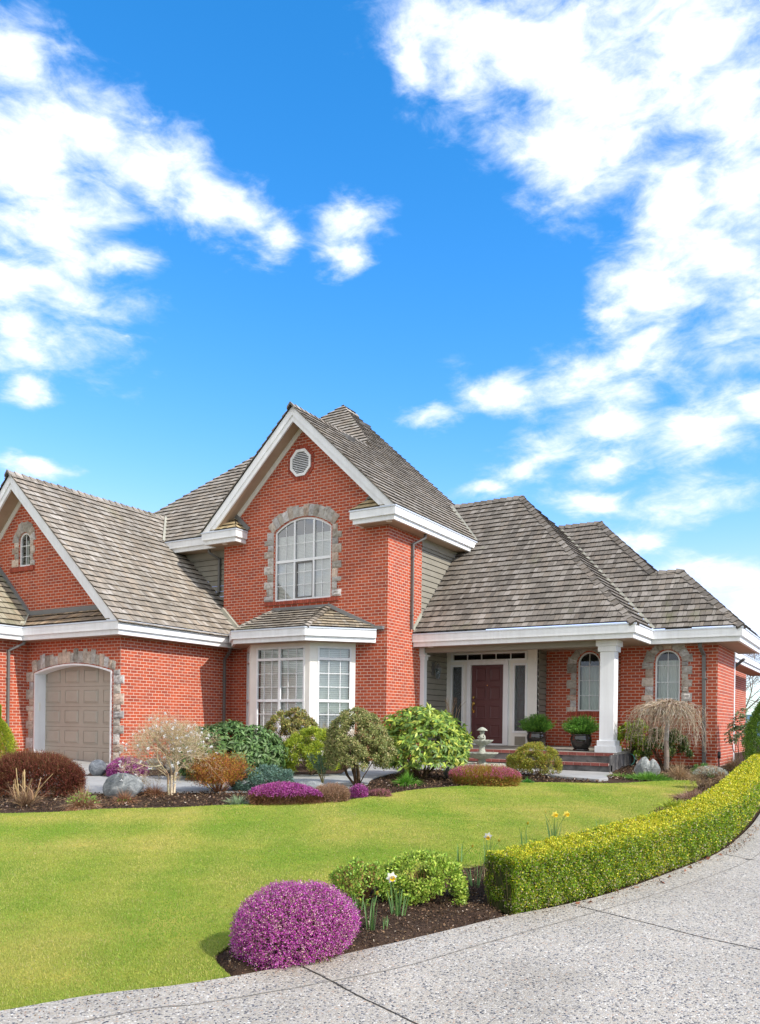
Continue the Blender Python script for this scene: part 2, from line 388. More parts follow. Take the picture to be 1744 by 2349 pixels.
# ---- shake roofs
def clip2(poly,a,b,c):
    out=[];n=len(poly)
    for i in range(n):
        p,q=poly[i],poly[(i+1)%n]; dp=a*p[0]+b*p[1]-c; dq=a*q[0]+b*q[1]-c
        if dp>=0: out.append(p)
        if dp*dq<0: t=dp/(dp-dq); out.append((p[0]+(q[0]-p[0])*t,p[1]+(q[1]-p[1])*t))
    return out
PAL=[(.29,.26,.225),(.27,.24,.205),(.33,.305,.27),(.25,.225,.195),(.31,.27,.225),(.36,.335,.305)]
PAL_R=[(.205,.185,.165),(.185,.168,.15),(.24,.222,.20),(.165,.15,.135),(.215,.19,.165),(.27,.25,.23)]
def roof(name,G,B,z0,t,polys,pal=PAL,exp=.245,seed=0,wmin=.08,wmax=.19,label=None,off=.0):
    G=V((*G,0)).normalized(); H=V((-G.y,G.x,0)); B=V((*B,0)); k=math.sqrt(1+t*t); ew=exp/k
    rnd=random.Random(seed); mb=MB(); nrm=V((-G.x*t,-G.y*t,1))/k
    def W(u,w,l): 
        p=B+H*u+G*w; return (p.x+nrm.x*l,p.y+nrm.y*l,z0+off+t*w+nrm.z*l)
    for poly in polys:
        q=[((V((*p,0))-B).dot(H),(V((*p,0))-B).dot(G)) for p in poly]
        A=sum(q[i][0]*q[(i+1)%len(q)][1]-q[(i+1)%len(q)][0]*q[i][1] for i in range(len(q)))
        if A<0: q.reverse()
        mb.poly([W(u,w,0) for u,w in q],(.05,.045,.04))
        w0=min(p[1] for p in q); w1=max(p[1] for p in q)
        i=int(math.floor(w0/ew+1e-6))
        while i*ew<w1:
            rw=i*ew; strip=clip2(clip2(q,0,1,rw),0,-1,-(rw+ew))
            if len(strip)>=3:
                ua=min(p[0] for p in strip); ub=max(p[0] for p in strip)
                u=ua-rnd.uniform(0,.15)
                while u<ub:
                    wd=rnd.uniform(wmin,wmax); jit=rnd.uniform(-.007,.006); th=rnd.uniform(.038,.050)
                    rect_=[(u,rw+jit),(u+wd-.007,rw+jit),(u+wd-.007,rw+ew+.012),(u,rw+ew+.012)]
                    c=rect_
                    for a in range(len(q)):
                        (x0,y0),(x1,y1)=q[a],q[(a+1)%len(q)]; nx,ny=-(y1-y0),(x1-x0); c=clip2(c,nx,ny,nx*x0+ny*y0)
                        if len(c)<3: break
                    if len(c)>=3:
                        b=rnd.choice(pal); s=rnd.uniform(.88,1.12); tc=tuple(min(.9,x*s) for x in b)
                        lf=lambda w: th+(.006-th)*max(0,min(1,(w-rw-jit)/(ew+.02)))
                        top=[W(p[0],p[1],lf(p[1])) for p in c]; mb.poly(top,tc)
                        for a in range(len(c)):
                            p,r=c[a],c[(a+1)%len(c)]
                            if abs(p[1]-r[1])<1e-6 and p[1]<rw+ew*.5: mb.poly([W(p[0],p[1],-.004),W(r[0],r[1],-.004),W(r[0],r[1],lf(r[1])),W(p[0],p[1],lf(p[1]))],tuple(x*.22 for x in tc))  # butt faces coloured dark to draw the shadow line under each course
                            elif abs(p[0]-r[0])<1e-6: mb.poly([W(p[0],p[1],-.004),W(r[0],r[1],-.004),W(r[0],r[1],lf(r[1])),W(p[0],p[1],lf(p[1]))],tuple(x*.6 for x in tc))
                    u+=wd
            i+=1
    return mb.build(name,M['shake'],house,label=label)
def nrm(G,t): 
    return V((-G[0]*t,-G[1]*t,1)).normalized()
def caps(mb,p0,p1,nA,nB,w=.15,pal=PAL,seed=1,exp=.23,lift=.045):
    rnd=random.Random(seed); p0=V(p0);p1=V(p1); L=(p1-p0).length; d=(p1-p0)/L; up=(nA+nB).normalized()
    def down(n,o):
        x=d.cross(n).normalized()
        return x if x.dot(o)<0 else -x
    dA=down(nA,nB); dB=down(nB,nA)   # each points away from the other side
    s=-.02
    while s<L:
        th=rnd.uniform(.030,.05); s1=min(s+exp+.07,L+.02); b=rnd.choice(pal); k=rnd.uniform(.7,1.25); tc=tuple(x*k for x in b); ww=w*rnd.uniform(.9,1.1)
        a=p0+d*s; e=p0+d*s1
        for dd in (dA,dB):
            A0=a+up*(lift+th); A1=a+dd*ww+up*(lift*.55+th); E0=e+up*(lift*.75+.004); E1=e+dd*ww+up*(lift*.35+.004)
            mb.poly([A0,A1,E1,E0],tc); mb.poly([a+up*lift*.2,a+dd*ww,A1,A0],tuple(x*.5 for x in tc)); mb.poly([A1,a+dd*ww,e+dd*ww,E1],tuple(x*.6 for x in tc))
        s+=exp
def capline(*segs,pal=PAL,name='ridge_cap',**k):
    for i,s in enumerate(segs): mb=MB(); caps(mb,*s,pal=pal,seed=i+5,**k); mb.build(name,M['shake'],house)
def valley(*segs,mat='palef',w=.10,name='valley_flashing'):
    mb=MB()
    for p0,p1,nA,nB in segs:
        p0=V(p0);p1=V(p1); d=(p1-p0).normalized(); up=(nA+nB).normalized()
        xa=d.cross(nA).normalized(); xb=d.cross(nB).normalized()
        if xa.z<0: xa=-xa
        if xb.z<0: xb=-xb
        for x,n in ((xa,nA),(xb,nB)): mb.poly([p0+up*.045,p1+up*.045,p1+x*w+n*.045,p0+x*w+n*.045])
    return mb.build(name,M[mat],house)
RT=(-1,0); FT=(0,1); LT=(1,0)
tg=.967; tc=.946; tp=.99
nRg,nLg,nFm,nRc,nLc=nrm(RT,tg),nrm(LT,tg),nrm(FT,tc),nrm(RT,tc),nrm(LT,tc); nFp,nRp=nrm(FT,tp),nrm(RT,tp)
# garage wing
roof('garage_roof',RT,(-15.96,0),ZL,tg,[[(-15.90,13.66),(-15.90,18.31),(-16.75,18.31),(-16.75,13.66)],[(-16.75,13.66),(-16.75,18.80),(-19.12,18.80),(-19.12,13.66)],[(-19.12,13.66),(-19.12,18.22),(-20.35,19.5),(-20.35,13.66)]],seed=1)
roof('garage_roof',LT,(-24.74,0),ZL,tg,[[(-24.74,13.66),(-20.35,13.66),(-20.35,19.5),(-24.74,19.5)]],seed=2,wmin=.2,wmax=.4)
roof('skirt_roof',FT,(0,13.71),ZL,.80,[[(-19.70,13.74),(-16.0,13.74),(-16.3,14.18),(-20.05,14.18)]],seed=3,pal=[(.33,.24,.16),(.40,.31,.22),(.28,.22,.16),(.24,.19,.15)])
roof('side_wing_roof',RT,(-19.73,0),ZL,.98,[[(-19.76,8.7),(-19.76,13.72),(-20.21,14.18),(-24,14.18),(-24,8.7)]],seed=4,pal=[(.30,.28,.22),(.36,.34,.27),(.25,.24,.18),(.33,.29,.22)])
valley(((-19.75,13.72,ZL),(-20.2,14.18,3.88),nrm(RT,.98),nrm(FT,.8)))
# centre gable and main roof
yA,yB=17.78,21.76
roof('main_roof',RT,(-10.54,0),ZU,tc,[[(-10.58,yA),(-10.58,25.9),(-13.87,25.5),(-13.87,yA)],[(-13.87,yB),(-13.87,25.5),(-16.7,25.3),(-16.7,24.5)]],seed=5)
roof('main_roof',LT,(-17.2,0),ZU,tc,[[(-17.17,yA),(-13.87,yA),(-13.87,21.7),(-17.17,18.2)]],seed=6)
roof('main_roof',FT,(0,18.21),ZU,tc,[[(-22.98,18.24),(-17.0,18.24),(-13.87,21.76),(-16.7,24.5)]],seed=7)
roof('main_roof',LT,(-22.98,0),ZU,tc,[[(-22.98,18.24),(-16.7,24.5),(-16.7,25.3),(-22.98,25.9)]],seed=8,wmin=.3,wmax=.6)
zr=9.70
def zc(x): return ZU+tc*(-10.54-x)
capline(((-13.87,17.74,zr),(-13.87,21.9,zr),nRc,nLc),((-16.7,25.35,zc(-16.7)),(-16.7,24.45,zc(-16.7)),nRc,nLc),((-14.0,21.90,zc(-14.0)),(-16.7,24.55,zc(-16.7)),nRc,nFm),((-22.9,18.3,ZU),(-16.7,24.5,zc(-16.7)),nFm,nLc))
capline(((-20.35,13.62,7.70),(-20.35,19.5,7.70),nRg,nLg))
valley(((-19.12,18.24,6.54),(-20.35,19.50,7.72),nRg,nFm),w=.13)
# porch roof and right wing roofs
def zp(y): return ZL+tp*(y-19.66)
def zq(y): return ZL+tp*(y-21.44)
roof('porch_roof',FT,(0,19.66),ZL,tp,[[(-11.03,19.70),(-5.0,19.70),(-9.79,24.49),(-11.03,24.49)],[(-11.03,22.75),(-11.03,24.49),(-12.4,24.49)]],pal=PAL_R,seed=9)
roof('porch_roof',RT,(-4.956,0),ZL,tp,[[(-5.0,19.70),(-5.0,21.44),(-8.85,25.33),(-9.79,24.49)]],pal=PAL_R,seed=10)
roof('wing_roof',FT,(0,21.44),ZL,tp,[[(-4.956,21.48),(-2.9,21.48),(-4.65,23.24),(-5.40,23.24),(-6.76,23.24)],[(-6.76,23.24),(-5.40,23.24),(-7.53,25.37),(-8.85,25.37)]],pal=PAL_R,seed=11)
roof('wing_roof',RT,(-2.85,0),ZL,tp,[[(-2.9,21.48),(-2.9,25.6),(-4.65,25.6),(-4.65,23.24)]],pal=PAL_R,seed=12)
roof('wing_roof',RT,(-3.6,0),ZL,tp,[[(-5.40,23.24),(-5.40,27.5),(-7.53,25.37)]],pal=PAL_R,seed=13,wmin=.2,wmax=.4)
mb=MB()
for q in ([(-9.79,24.49,zp(24.49)),(-12.4,24.49,zp(24.49)),(-12.4,28,5),(-9.79,28,5)],[(-7.53,25.37,zq(25.37)),(-8.85,25.37,zq(25.37)),(-9,28,4.8),(-7.53,28,4.8)],[(-4.65,23.24,5.24),(-5.4,23.24,5.24),(-5.4,25.6,3.2),(-4.65,25.6,3.2)],[(-16.7,25.3,12.3),(-10.54,25.9,6.55),(-10.54,26.5,6.4),(-22.98,26.5,6.4),(-22.98,25.9,6.55)]): mb.poly(q,(.2,.18,.16))
mb.build('rear_roof',M['shake'],house)
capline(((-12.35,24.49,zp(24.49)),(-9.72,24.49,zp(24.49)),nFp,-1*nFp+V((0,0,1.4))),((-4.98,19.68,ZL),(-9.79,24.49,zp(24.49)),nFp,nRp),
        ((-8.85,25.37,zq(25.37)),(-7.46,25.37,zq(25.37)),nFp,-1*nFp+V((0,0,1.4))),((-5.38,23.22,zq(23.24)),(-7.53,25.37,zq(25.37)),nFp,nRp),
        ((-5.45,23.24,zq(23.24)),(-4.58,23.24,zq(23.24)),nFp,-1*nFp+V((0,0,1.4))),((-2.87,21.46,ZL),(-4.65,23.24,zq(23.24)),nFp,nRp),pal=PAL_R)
valley(((-4.98,21.45,ZL),(-8.80,25.28,zq(25.25)),nRp,nFp),w=.09)
valley(((-10.62,22.80,zp(22.80)),(-12.33,24.49,zp(24.49)),nRc,nFp),w=.10)
# bay roof
tb=.50
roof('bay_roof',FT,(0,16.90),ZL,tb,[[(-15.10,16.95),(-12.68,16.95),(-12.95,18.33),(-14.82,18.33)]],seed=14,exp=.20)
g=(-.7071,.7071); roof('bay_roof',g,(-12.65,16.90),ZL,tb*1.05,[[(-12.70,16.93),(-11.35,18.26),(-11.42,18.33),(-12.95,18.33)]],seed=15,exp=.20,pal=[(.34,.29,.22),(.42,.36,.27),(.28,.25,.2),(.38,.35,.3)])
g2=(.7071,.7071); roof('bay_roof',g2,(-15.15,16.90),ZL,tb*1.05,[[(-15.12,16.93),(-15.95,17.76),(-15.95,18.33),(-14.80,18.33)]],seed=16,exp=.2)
capline(((-12.67,16.93,ZL+.01),(-12.94,18.30,4.16),nrm(FT,tb),nrm(g,tb)),((-15.12,16.93,ZL+.01),(-14.82,18.30,4.16),nrm(FT,tb),nrm(g2,tb)),w=.11,exp=.17,lift=.03)
# wall flashings
Pf=front(14.19)
def strip(P,a,b,w,d,name='wall_flashing',mt='flash'): 
    mb=MB()
    (u0,z0),(u1,z1)=a,b; L=math.hypot(u1-u0,z1-z0); nx,nz=-(z1-z0)/L*w,(u1-u0)/L*w
    if nz<0: nx,nz=-nx,-nz
    mb.hexa([P(u0,z0,d),P(u1,z1,d),P(u1,z1,0),P(u0,z0,0)],[P(u0+nx,z0+nz,d),P(u1+nx,z1+nz,d),P(u1+nx,z1+nz,0),P(u0+nx,z0+nz,0)]); mb.build(name,M[mt],house)
strip(Pf,(-20.14,3.83),(-24,7.62),.13,.05); strip(Pf,(-20.10,3.84),(-16.55,3.84),.12,.06)
Pc=front(18.33)
strip(Pc,(-14.85,4.17),(-12.92,4.17),.07,.05); strip(Pc,(-12.95,4.17),(-11.45,3.50),.10,.05)
strip(Pc,(-11.50,3.46),(-11.12,3.46),.09,.10)
strip(Pc,(-11.50,7.02),(-12.0,6.56),.09,.05); strip(Pc,(-16.33,7.02),(-15.83,6.56),.12,.05)
strip(Pc,(-15.98,3.50),(-16.78,4.28),.12,.12,'roof_edge_trim','palef'); strip(side(-11.035),(19.73,3.56),(20.2,4.04),.10,.03,'roof_edge_trim','palef')
# return roofs beside the gable
pr_=[(.42,.34,.2),(.5,.42,.26),(.34,.28,.18)]
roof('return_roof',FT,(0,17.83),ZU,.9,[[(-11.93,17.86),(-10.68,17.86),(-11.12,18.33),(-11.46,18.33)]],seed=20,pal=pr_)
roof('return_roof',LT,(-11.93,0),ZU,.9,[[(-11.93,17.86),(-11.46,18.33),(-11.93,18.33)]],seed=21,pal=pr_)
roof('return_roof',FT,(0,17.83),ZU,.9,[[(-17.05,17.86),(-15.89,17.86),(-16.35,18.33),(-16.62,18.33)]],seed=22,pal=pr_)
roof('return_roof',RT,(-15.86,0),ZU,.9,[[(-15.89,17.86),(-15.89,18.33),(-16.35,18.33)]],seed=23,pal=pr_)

# ---- gutters with fascia: one swept profile, mitred at the corners
PROF=[(-.13,-.004),(.014,-.004),(.014,-.032),(0,-.032),(0,-.222),(-.06,-.228),(-.06,-.345),(-.13,-.345)]
def gutter(path,z,name='gutter'):
    mb=MB(); pts=[V((x,y,0)) for x,y in path]; n=len(pts); rings=[]
    for i,p in enumerate(pts):
        ds=[]
        if i>0: ds.append((p-pts[i-1]).normalized())
        if i<n-1: ds.append((pts[i+1]-p).normalized())
        ns=[V((d.y,-d.x,0)) for d in ds]; m=sum(ns,V((0,0,0))); m/= (m.length_squared/len(ns)) if len(ns)>1 else 1
        if len(ns)>1: m=(ns[0]+ns[1])/(1+ns[0].dot(ns[1]))
        rings.append([tuple(p+m*o+V((0,0,z+h))) for o,h in PROF])
    for a,b in zip(rings,rings[1:]):
        for k in range(len(PROF)):
            j=(k+1)%len(PROF); mb.poly([a[k],a[j],b[j],b[k]])
    def cap(r,rev):
        q=[r[0],r[3],r[4],r[7]]; 
        f1=[r[0],r[1],r[2],r[3],r[4],r[5],r[6],r[7]]
        mb.poly(f1 if not rev else f1[::-1])
    cap(rings[0],0); cap(rings[-1],1)
    o=mb.build(name,M['white'],house)
    l=MB()
    for i in range(n-1):
        pass
    # metal lip running along the top edge, a sub-part
    PR=[(-.02,.008),(.020,.008),(.020,-.026),(-.02,-.026)]; R2=[]
    for i,p in enumerate(pts):
        ds=[]
        if i>0: ds.append((p-pts[i-1]).normalized())
        if i<n-1: ds.append((pts[i+1]-p).normalized())
        ns=[V((d.y,-d.x,0)) for d in ds]; m=ns[0] if len(ns)==1 else (ns[0]+ns[1])/(1+ns[0].dot(ns[1]))
        R2.append([tuple(p+m*o_+V((0,0,z+h))) for o_,h in PR])
    for a,b in zip(R2,R2[1:]):
        for k in range(4): j=(k+1)%4; l.poly([a[k],a[j],b[j],b[k]])
    l.poly(R2[0]); l.poly(R2[-1][::-1]); l.build('drip_edge',M['lip'],o)
    return o
gutter([(-19.73,8.6),(-19.73,13.71),(-15.96,13.71),(-15.96,18.30)],ZL)
gutter([(-15.90,17.65),(-15.15,16.90),(-12.65,16.90),(-11.31,18.24)],ZL+.004)
gutter([(-11.02,19.66),(-4.956,19.66),(-4.956,21.44),(-2.85,21.44),(-2.85,25.6)],ZL)
gutter([(-8,27.3),(-3.9,27.3),(-3.9,37)],ZL)
gutter([(-19.45,18.21),(-17.10,18.21)],ZU-.003)
gutter([(-17.2,18.32),(-17.2,17.83),(-15.86,17.83),(-15.86,18.33)],ZU)
gutter([(-11.93,18.33),(-11.93,17.83),(-10.54,17.83),(-10.54,25.9)],ZU)
# soffits
def sof(pts,z,h=.02): 
    mb=MB(); mb.poly([(x,y,z-.335) for x,y in pts][::-1]); mb.poly([(x,y,z-.325) for x,y in pts]); mb.build('soffit',M['soffit'],house)
sof([(-19.82,8.6),(-19.82,13.8),(-20.21,14.19),(-20.21,8.6)],ZL); sof([(-20.21,14.19),(-19.82,13.8),(-16.05,13.8),(-16.05,14.19)],ZL); sof([(-16.42,14.19),(-16.05,14.19),(-16.05,18.33),(-16.42,18.33)],ZL)
sof([(-16.42,18.33),(-15.11,16.99),(-12.69,16.99),(-11.38,18.33)],ZL); 
sof([(-11.03,19.75),(-5.045,19.75),(-5.045,21.44),(-5.94,22.08),(-5.94,22.5),(-11.1,22.5)],ZL); sof([(-5.94,22.08),(-5.045,21.53),(-2.94,21.53),(-2.94,22.08)],ZL); sof([(-3.5,22.08),(-2.94,22.08),(-2.94,25.6),(-3.5,25.6)],ZL)
sof([(-8,27.4),(-3.99,27.4),(-3.99,37),(-4.6,37),(-4.6,28),(-8,28)],ZL)
sof([(-17.11,17.92),(-15.95,17.92),(-15.95,18.33),(-17.11,18.33)],ZU); sof([(-19.45,18.3),(-17.11,18.3),(-17.11,18.8),(-19.9,18.8)],ZU); sof([(-17.11,18.3),(-16.75,18.3),(-16.75,18.8),(-17.11,18.8)],ZU)
sof([(-11.84,17.92),(-10.63,17.92),(-10.63,25.9),(-11.08,25.9),(-11.08,18.33),(-11.84,18.33)],ZU)
for x,y,z in ((-10.85,18.05,ZU),(-16.5,18.08,ZU),(-10.6,19.95,ZL)): mb=MB(); mb.lathe([(0,-.012),(.075,-.012),(.085,0)],(x,y,z-.338),16); mb.build('soffit_light',M['trim'],house)

# ---- bargeboards
def barge(ax,az,t,hw,y0,ywall,zb,name='bargeboard',rot=.02):
    mb=MB(); sf=MB(); fr=MB()
    for s in (1,-1):
        def seg(mb,top,h,d0,d1):
            # top line z=az-top-t*dx ; clipped where it meets zb
            x1=min(hw,(az-top-zb)/t); x2=min(hw,(az-top-h-zb)/t)
            q=[(0,az-top),(x1,az-top-t*x1),(x2,az-top-h-t*x2),(0,az-top-h)]
            fr_=[(ax+s*x,d0,z) for x,z in q]; bk=[(ax+s*x,d1,z) for x,z in q]
            mb.poly(fr_ if s<0 else fr_[::-1]); mb.poly(bk if s>0 else bk[::-1])
            for k in range(4): mb.poly([fr_[k],fr_[(k+1)%4],bk[(k+1)%4],bk[k]])
        seg(mb,.02,.235,y0,y0+.045); seg(mb,.255,.165,y0+.03,y0+.08)
        seg(fr,.30,.24,ywall-.03,ywall)
        x2=min(hw,(az-.40-zb)/t); sf.poly([(ax,y0+.05,az-.36),(ax+s*x2,y0+.05,az-.36-t*x2),(ax+s*x2,ywall,az-.36-t*x2),(ax,ywall,az-.36)])
    o=mb.build(name,M['white'],house); fr.build('frieze_board',M['trim'],o); sf.build('rake_soffit',M['soffit'],o)
barge(-20.35,7.70,tg,4.4,13.70,14.19,ZL+.0)
barge(-13.87,9.70,tc,3.33,17.82,18.33,ZU+.0)

# ---- downpipes
def pipe(pts,w=.075,h=.06,name='downpipe'):
    mb=MB()
    for a,b in zip(pts,pts[1:]):
        d=(V(b)-V(a)).normalized(); mb.bar(V(a)-d*.02,V(b)+d*.02,w,h,up=V((0,1,0)) if abs(d.z)>.9 else V((0,0,1)))
    for z in (pts[-1][2]+.35,(pts[-1][2]+pts[-2][2])/2+.8):
        if z<pts[-2][2]-.1: x,y,_=pts[-1]; mb.box(x-.05,x+.05,y-.045,y+.045,z,z+.035)
    return mb.build(name,M['pipe'],house,bevel=.008)
pipe([(-16.10,17.90,3.12),(-16.12,17.93,3.02),(-16.365,17.98,2.80),(-16.365,17.98,-.1)])
pipe([(-19.85,13.86,3.12),(-19.87,13.84,3.03),(-20.16,13.59,2.83),(-20.16,13.59,-.3)])
pipe([(-10.72,19.80,6.22),(-10.74,19.78,6.10),(-10.985,19.56,5.92),(-10.985,19.56,3.60)])
pipe([(-3.87,21.72,3.12),(-3.87,21.74,3.02),(-3.83,22.04,2.84),(-3.79,22.04,0.0)],w=.09)
pipe([(-17.50,18.45,6.22),(-17.48,18.47,6.12),(-17.31,18.72,5.95),(-17.31,18.72,4.95),(-17.50,18.70,4.86)])
pipe([(-3.6,27.5,3.12),(-3.9,27.7,2.9),(-4.45,27.9,2.75),(-4.5,27.9,2.6)],w=.09)
mb=MB(); mb.box(-3.56,-3.485,24.80,24.93,-.1,3.1); mb.build('corner_trim',M['white'],house)

# ---- windows
def window(P,out_fn,mulls=(),trans=(),munt_v=(),munt_h=(),fw=.05,d0=-.03,d1=-.10,blind=None,curtain=None,box=None,glass='glass',top=None,name='window',label=None,room=True,sill=None):
    """out_fn(inset)-> outline; bars given as (u,z0,z1,width) and (z,u0,u1,width)"""
    mb=MB(); mb.ring(P,out_fn(0),out_fn(fw),d0,d1)
    for u,z0,z1,w in mulls: mb.pbox(P,u-w/2,u+w/2,z0,z1,d0+.004,d1)
    for z,u0,u1,w in trans: mb.pbox(P,u0,u1,z-w/2,z+w/2,d0+.001,d1-.002)
    f=mb.build(name,M['white'],house,label=label)
    gl=MB(); o=out_fn(fw*.8); gl.poly([P(u,z,d1+.035) for u,z in o]); gl.build('pane',M[glass],f)
    mt=MB()
    for u,z0,z1 in munt_v: mt.pbox(P,u-.008,u+.008,z0,z1,d1+.050,d1+.030)
    for z,u0,u1 in munt_h: mt.pbox(P,u0,u1,z-.008,z+.008,d1+.049,d1+.031)
    if mt.v: mt.build('muntin',M['white'],f)
    u0,u1,z0,z1=box
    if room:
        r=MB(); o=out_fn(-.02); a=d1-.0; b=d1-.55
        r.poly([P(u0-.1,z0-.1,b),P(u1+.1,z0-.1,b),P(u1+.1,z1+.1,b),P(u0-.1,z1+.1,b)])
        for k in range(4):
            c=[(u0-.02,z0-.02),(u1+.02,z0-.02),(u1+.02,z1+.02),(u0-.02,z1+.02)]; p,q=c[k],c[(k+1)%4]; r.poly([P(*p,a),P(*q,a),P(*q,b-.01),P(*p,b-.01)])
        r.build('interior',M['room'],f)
    if blind:
        b=MB(); ba,bb,bz0,bz1,pitch,tilt=blind; z=bz0
        while z<bz1:
            b.hexa([P(ba,z,d1-.04),P(bb,z,d1-.04),P(bb,z+tilt,d1-.056),P(ba,z+tilt,d1-.056)],[P(ba,z+.003,d1-.04),P(bb,z+.003,d1-.04),P(bb,z+tilt+.003,d1-.056),P(ba,z+tilt+.003,d1-.056)]); z+=pitch
        b.build('blind',M['blind'],f)
    if curtain:
        c=MB(); ca,cb,cz0,cz1=curtain; n=int((cb-ca)/.012); pv=None
        for k in range(n+1):
            u=ca+(cb-ca)*k/n; dd=d1-.10+.022*math.sin(u*95+math.sin(u*17)*2)
            q=(P(u,cz0,dd),P(u,cz1,dd*.3+(d1-.10)*.7))
            if pv: c.poly([pv[0],q[0],q[1],pv[1]])
            pv=q
        c.build('curtain',M['curtain'],f)
    return f
def sillbrick(mb,P,u0,u1,z,n,h=.10,d=.05):
    for k in range(n):
        a=u0+(u1-u0)*k/n; s=random.uniform(.7,1.15); t=(.42*s,.10*s,.065*s)
        mb.pbox(P,a+.004,a+(u1-u0)/n-.005,z-h,z,d,-.02,t)
Pc=front(18.33)
mu=[-14.14,-13.47]
cols=[(-14.77,-14.14),(-14.14,-13.47),(-13.47,-12.91)]
mv=[]
for a,b in cols:
    c=(a+b)/2; mv+= [(c,4.48,5.52),(c,5.58,archtop(-14.82,-12.86,6.40,.34,.05,c))]
win=window(Pc,lambda i:arch(-14.82,-12.86,4.43,6.40,.34,i),[(u,4.45,archtop(-14.82,-12.86,6.40,.34,.02,u),.055) for u in mu],[(5.55,-14.8,-12.88,.075)],mv,
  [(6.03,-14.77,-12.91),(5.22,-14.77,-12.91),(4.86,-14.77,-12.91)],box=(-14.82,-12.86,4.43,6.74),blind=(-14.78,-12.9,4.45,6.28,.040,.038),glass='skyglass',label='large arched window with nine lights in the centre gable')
mb=MB(); mb.ring(Pc,rect(-14.09,-13.50,4.49,5.50),rect(-14.09,-13.50,4.49,5.50,.035),-.04,-.09); mb.build('sash',M['pipe'],win)
mb=MB(); sillbrick(mb,Pc,-15.16,-12.58,4.42,34); mb.build('window_sill',M['rowlock'],win)
Pg=front(14.19)
win=window(Pg,lambda i:arch(-20.61,-20.13,5.24,5.93,.25,i,18),[],[],[(-20.37,5.28,6.13)],[(5.82,-20.57,-20.17),(5.52,-20.57,-20.17)],fw=.045,box=(-20.61,-20.13,5.24,6.18),curtain=(-20.56,-20.45,5.26,6.0),label='small arched window high in the garage gable')
mb=MB(); sillbrick(mb,Pg,-20.97,-19.92,5.22,13,h=.12); mb.build('window_sill',M['rowlock'],win)
Pr=front(22.08)
window(Pr,lambda i:arch(-5.04,-4.41,1.30,2.68,.315,i,20),[],[],[(-4.725,1.34,2.95)],[(2.60,-5.0,-4.45),(2.16,-5.0,-4.45),(1.74,-5.0,-4.45)],fw=.04,box=(-5.04,-4.41,1.30,2.99),curtain=(-5.0,-4.45,1.32,2.74),label='arched window behind the weeping tree')
Pp=front(22.50)
win=window(Pp,lambda i:arch(-7.25,-6.62,1.40,2.74,.315,i,20),[],[],[(-6.935,1.44,3.0)],[(2.66,-7.21,-6.66),(2.26,-7.21,-6.66),(1.84,-7.21,-6.66)],fw=.04,box=(-7.25,-6.62,1.40,3.05),curtain=(-7.21,-6.66,1.42,2.66),label='arched window on the porch')
mb=MB(); sillbrick(mb,Pp,-7.55,-6.45,1.39,15,h=.14,d=.03); mb.build('window_sill',M['rowlock'],win)
# bay
Pb=front(17.45); P45=plane((-12.89,17.45,0),(.7071,.7071,0),(.7071,-.7071,0)); PL=plane((-14.94,17.45,0),(-.7071,.7071,0),(-.7071,-.7071,0))
mb=MB(); wall(mb,Pb,rect(-14.94,-12.89,-.2,3.13),[rect(-14.71,-13.05,.70,3.02)],.06); wall(mb,P45,rect(0,1.24,-.2,3.13),[rect(.21,1.13,.70,3.02)],.06); wall(mb,PL,rect(0,1.24,-.2,3.13),[rect(.21,1.13,.70,3.02)],.06)
mb.build('bay_front',M['trim'],house)
hb=[.95,1.20]
bars=dict(trans=lambda a,b:[(2.69,a,b,.07),(1.57,a,b,.07)])
x0,x1=-14.71,-13.05; xm=-13.90
mv=[(x,z0,z1) for x in (-14.45,-14.18,-13.62,-13.34) for z0,z1 in ((.75,1.53),(1.61,2.65),(2.73,2.98))]
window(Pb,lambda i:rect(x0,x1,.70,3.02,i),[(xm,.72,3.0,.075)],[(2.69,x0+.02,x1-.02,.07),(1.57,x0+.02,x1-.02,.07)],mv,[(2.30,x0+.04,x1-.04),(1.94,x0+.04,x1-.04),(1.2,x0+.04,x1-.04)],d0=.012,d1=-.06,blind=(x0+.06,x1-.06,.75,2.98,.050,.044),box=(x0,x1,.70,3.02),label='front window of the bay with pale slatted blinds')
mv=[(u,z0,z1) for u in (.52,.83) for z0,z1 in ((.75,1.53),(1.61,2.65),(2.73,2.98))]
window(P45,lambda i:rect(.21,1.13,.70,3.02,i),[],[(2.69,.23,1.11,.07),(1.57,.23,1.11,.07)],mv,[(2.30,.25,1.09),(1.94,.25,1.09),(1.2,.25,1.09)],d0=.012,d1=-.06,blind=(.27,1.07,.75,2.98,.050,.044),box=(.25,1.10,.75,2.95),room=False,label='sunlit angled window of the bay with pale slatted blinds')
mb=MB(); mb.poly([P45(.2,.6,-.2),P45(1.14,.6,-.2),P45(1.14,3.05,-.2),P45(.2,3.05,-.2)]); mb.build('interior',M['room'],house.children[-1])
window(PL,lambda i:rect(.21,1.13,.70,3.02,i),[],[(2.69,.23,1.11,.07),(1.57,.23,1.11,.07)],[],[],d0=.012,d1=-.06,blind=(.27,1.07,.75,2.98,.050,.044),box=(.25,1.10,.75,2.95),room=False)
